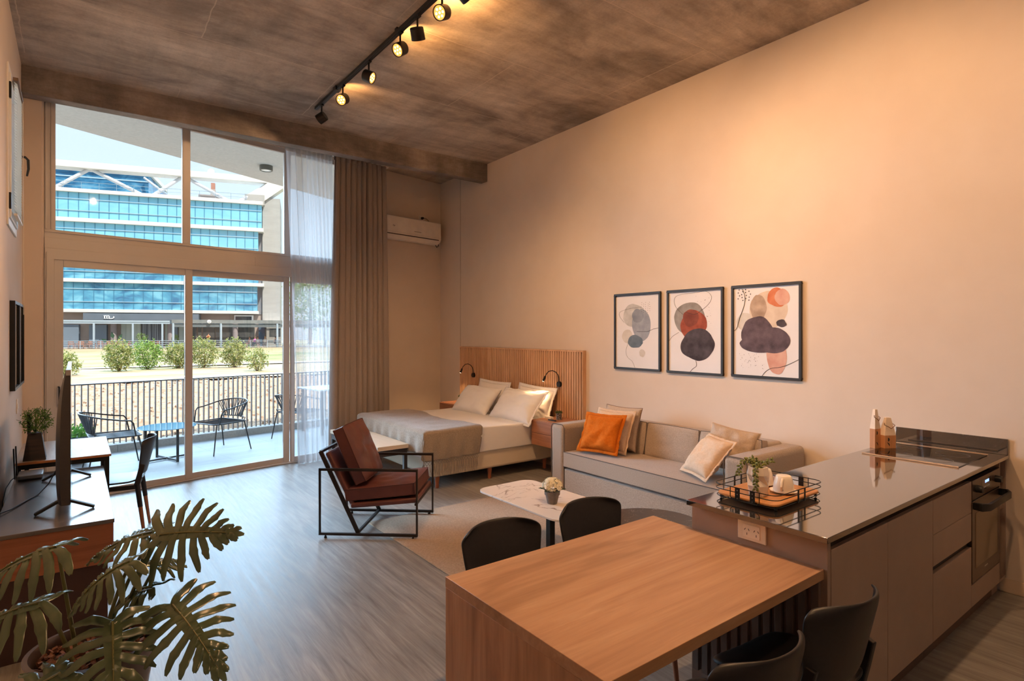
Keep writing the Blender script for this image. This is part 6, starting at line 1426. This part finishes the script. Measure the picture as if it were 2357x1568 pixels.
fn_ = inB(thing('terrace_fence', 'low grey horizontal-rail fence along the terrace edge', 'fence'))
for z in (0.08, 0.32, 0.56, 0.78): box(-34, 12, -9.0, -8.96, z-0.02, z+0.03).build('rail', stl, fn_)
for k in range(24): box(-34+1.95*k, -33.94+1.95*k, -9.02, -8.95, -0.15, 0.80).build('post', stl, fn_)
# terrace chairs and people
def terr_chair():
    t = thing('terrace_chair', 'brown wooden armchair in the front row right behind the terrace fence', 'chair', (0, 0, 0), 0, 'brown wooden chairs on the terrace'); w = M('terrace_wood', S(160, 104, 78), None, 0.8)
    box(-0.26, 0.26, -0.24, 0.24, 0.38, 0.44).build('seat', w, t); m = MB()
    for z in (0.5, 0.62, 0.74): m.box(-0.26, 0.26, -0.26, -0.22, z, z+0.07)
    m.build('backrest', w, t)
    for x in (-0.26, 0.22):
        for y in (-0.26, 0.22): box(x, x+0.05, y, y+0.05, 0, 0.62 if y > 0 else 0.82).build('leg', w, t)
    for x in (-0.28, 0.22): box(x, x+0.06, -0.24, 0.26, 0.60, 0.64).build('arm', w, t)
    return t
def Bp(x, y, z=-0.10): v = Matrix.Rotation(BA, 4, 'Z') @ Vector((x, y, z)); return (P0[0]+v.x, P0[1]+v.y, z)
tc_ = terr_chair(); tc_.location = Bp(-19.4, -8.3); tc_.rotation_euler = (0, 0, BA)
for k, x in enumerate((-18.4, -17.4, -16.6, -15.6, -14.6, -13.6, -11.4, -10.7, -19.0, -18.0, -16.2, -15.2)): dup(tc_, Bp(x, -8.3 if k < 8 else -6.9), BA + R(180 if k >= 8 else 0), None if k < 6 else 'brown wooden chair on the terrace, seen right of the bright green bush' if k < 8 else 'brown wooden armchair in the second row on the terrace, facing the fence')
def person(loc, rz, label, shirt, trousers, hairc, standing=False, arm=0.0):
    t = thing('person', label, 'person', loc, rz)
    V = []; Ed = []; Rd = []
    def v(p, r, c=None):
        V.append(p); Rd.append(r)
        if c is not None: Ed.append((c, len(V)-1))
        return len(V)-1
    hz = 0.92 if standing else 0.48
    pel = v((0, 0, hz), 0.13); wst = v((0, -0.01, hz+0.20), 0.12, pel); chs = v((0, 0, hz+0.42), 0.15, wst); nk = v((0, 0.02, hz+0.56), 0.055, chs); hd = v((0, 0.035, hz+0.66), 0.085, nk); v((0, 0.03, hz+0.76), 0.09, hd)
    for s_ in (-1, 1):
        sh_ = v((s_*0.18, 0, hz+0.47), 0.06, chs); el = v((s_*0.24, 0.05+arm*0.1, hz+0.22+arm*0.2), 0.045, sh_); wr_ = v((s_*0.20, 0.25, hz+0.20+arm*0.4), 0.032, el); v((s_*0.19, 0.33, hz+0.20+arm*0.45), 0.035, wr_)
        hp_ = v((s_*0.09, 0, hz-0.04), 0.10, pel)
        if standing: kn = v((s_*0.10, 0.02, 0.50), 0.07, hp_); an_ = v((s_*0.10, 0, 0.09), 0.045, kn); v((s_*0.10, 0.16, 0.04), 0.035, an_)
        else: kn = v((s_*0.10, 0.42, hz), 0.07, hp_); an_ = v((s_*0.10, 0.42, 0.09), 0.045, kn); v((s_*0.10, 0.55, 0.04), 0.035, an_)
    me = bpy.data.meshes.new('body'); me.from_pydata(V, Ed, []); ob = bpy.data.objects.new('body', me); COL.objects.link(ob); ob.parent = t
    sk = ob.modifiers.new('skin', 'SKIN'); me.skin_vertices[0].data[0].use_root = True
    for i, r in enumerate(Rd): me.skin_vertices[0].data[i].radius = (r, r)
    s2 = ob.modifiers.new('s', 'SUBSURF'); s2.levels = 1; s2.render_levels = 1
    me.materials.append(M('skin_'+label[:12], S(190, 140, 112), None, 0.6))
    MB().lathe([(0.115, -0.02), (0.168, 0.10), (0.175, 0.30), (0.190, 0.42), (0.10, 0.53), (0.06, 0.56)], (0, 0, hz), 14).build('shirt', M('shirt_'+label[:16], shirt, None, 0.8), t, smooth=True)
    m = MB()
    for s_ in (-1, 1):
        if standing: m.tube([(s_*0.09, 0, hz+0.02), (s_*0.10, 0.02, 0.50), (s_*0.10, 0, 0.10)], [0.12, 0.09, 0.07], 10)
        else: m.tube([(s_*0.09, 0, hz), (s_*0.10, 0.42, hz), (s_*0.10, 0.42, 0.10)], [0.12, 0.095, 0.06], 10)
    m.build('trousers', M('trousers_'+label[:16], trousers, None, 0.8), t, smooth=True)
    MB().lathe([(0.001, 0.11), (0.06, 0.10), (0.10, 0.05), (0.105, -0.01), (0.07, -0.05), (0.001, -0.06)], (0, 0.005, hz+0.76), 12, cap=False).build('hair', M('hair_'+label[:12], hairc, None, 0.8), t, smooth=True)
    return t
person(Bp(-6.16, -3.5), BA+R(180), 'standing person in orange and white top and purple trousers on the terrace', S(214, 120, 70), S(96, 84, 140), S(50, 40, 36), True, 0.3)
person(Bp(-0.55, -5.0), BA+R(160), 'person in a bright pink top sitting at the right end of the terrace', S(206, 90, 170), S(50, 50, 60), S(110, 80, 60))
person(Bp(-1.0, -7.4), BA+R(120), 'person in a pale red top sitting low by the fence, left of the pink top', S(206, 130, 116), S(150, 110, 100), S(90, 60, 44))
person(Bp(-0.1, -7.2), BA+R(200), 'person in white sitting by the fence just right of the pink top', S(224, 206, 200), S(150, 120, 110), S(120, 80, 56))
person(Bp(0.75, -7.0), BA+R(170), 'fair-haired person in cream sitting by the fence near the kiosk', S(222, 200, 176), S(120, 100, 96), S(176, 130, 84))
person(Bp(2.0, -7.0), BA+R(210), 'person in dark clothes sitting at the fence below the kiosk opening', S(70, 72, 90), S(50, 52, 64), S(50, 40, 34))
for x, y, w, h, lb, sd in ((-21.6, -7.6, 0.9, 1.5, 'leafy green shrub on the terrace at the far left', 21), (-13.2, -7.0, 1.4, 1.9, 'tall loose shrub on the terrace behind the round bush', 22), (-9.4, -7.9, 0.9, 1.7, 'green shrub between the two pergolas', 23), (-8.2, -6.0, 0.9, 2.1, 'broad-leaved plant at the left end of the grey pergola', 24)):
    bush(Bp(x, y+1.6), w, h, lb, sd, 'terrace_shrub', MATS['bush_leaf_green'], 'shrub', None, 350, 0.16)
pn = inB(thing('palm_plant', 'dark big-leaved palm plant in front of the pale shop curtain', 'plant'))
for k, (a, l, t_) in enumerate(((100, 0.9, 1.2), (60, 0.8, 0.9), (20, 0.8, 0.5), (150, 0.8, 0.6), (-10, 0.7, 0.2))):
    m = MB(); b_ = Vector((-16.1, -5, 0.2)); d = Vector((math.cos(R(a)), 0, math.sin(R(a)))); tip = b_+d*(0.8+l); nrm = Vector((-d.z, 0, d.x)); vs = [b_+d*0.8, b_+d*(0.8+l*0.4)+nrm*0.22, tip, b_+d*(0.8+l*0.4)-nrm*0.22]
    m.b.faces.new([m.b.verts.new(q) for q in vs]); m.tube([b_, b_+d*0.85], 0.02, 5); m.build('leaf', M('palm_dark', S(44, 74, 52), None, 0.6), pn, solid=0.01)
# trees seen at the right through the curtain
def tree(loc, w, h, label, seed):
    t = thing('tree', label, 'tree', loc, 0, 'trees beyond the office building'); MB().tube([(0, 0, 0), (0.2, 0, h*0.4), (0, 0.2, h*0.7)], [0.35, 0.25, 0.1], 8).build('trunk', twig_m, t, smooth=True)
    leafball((0, 0, h*0.6), w/2, w/2, h*0.42, 3200, 0.42, seed, 0.1, 0.6).build('crown', leafm('tree_leaf', S(104, 130, 66), S(150, 164, 92), 0.6), t)
tree((29.5, 92, -0.2), 8, 13, 'leafy tree just right of the concrete tower, seen through the sheer curtain', 41)
tree((40, 86, -0.2), 9, 11, 'second leafy tree further right, seen only through the sheer curtain', 42)
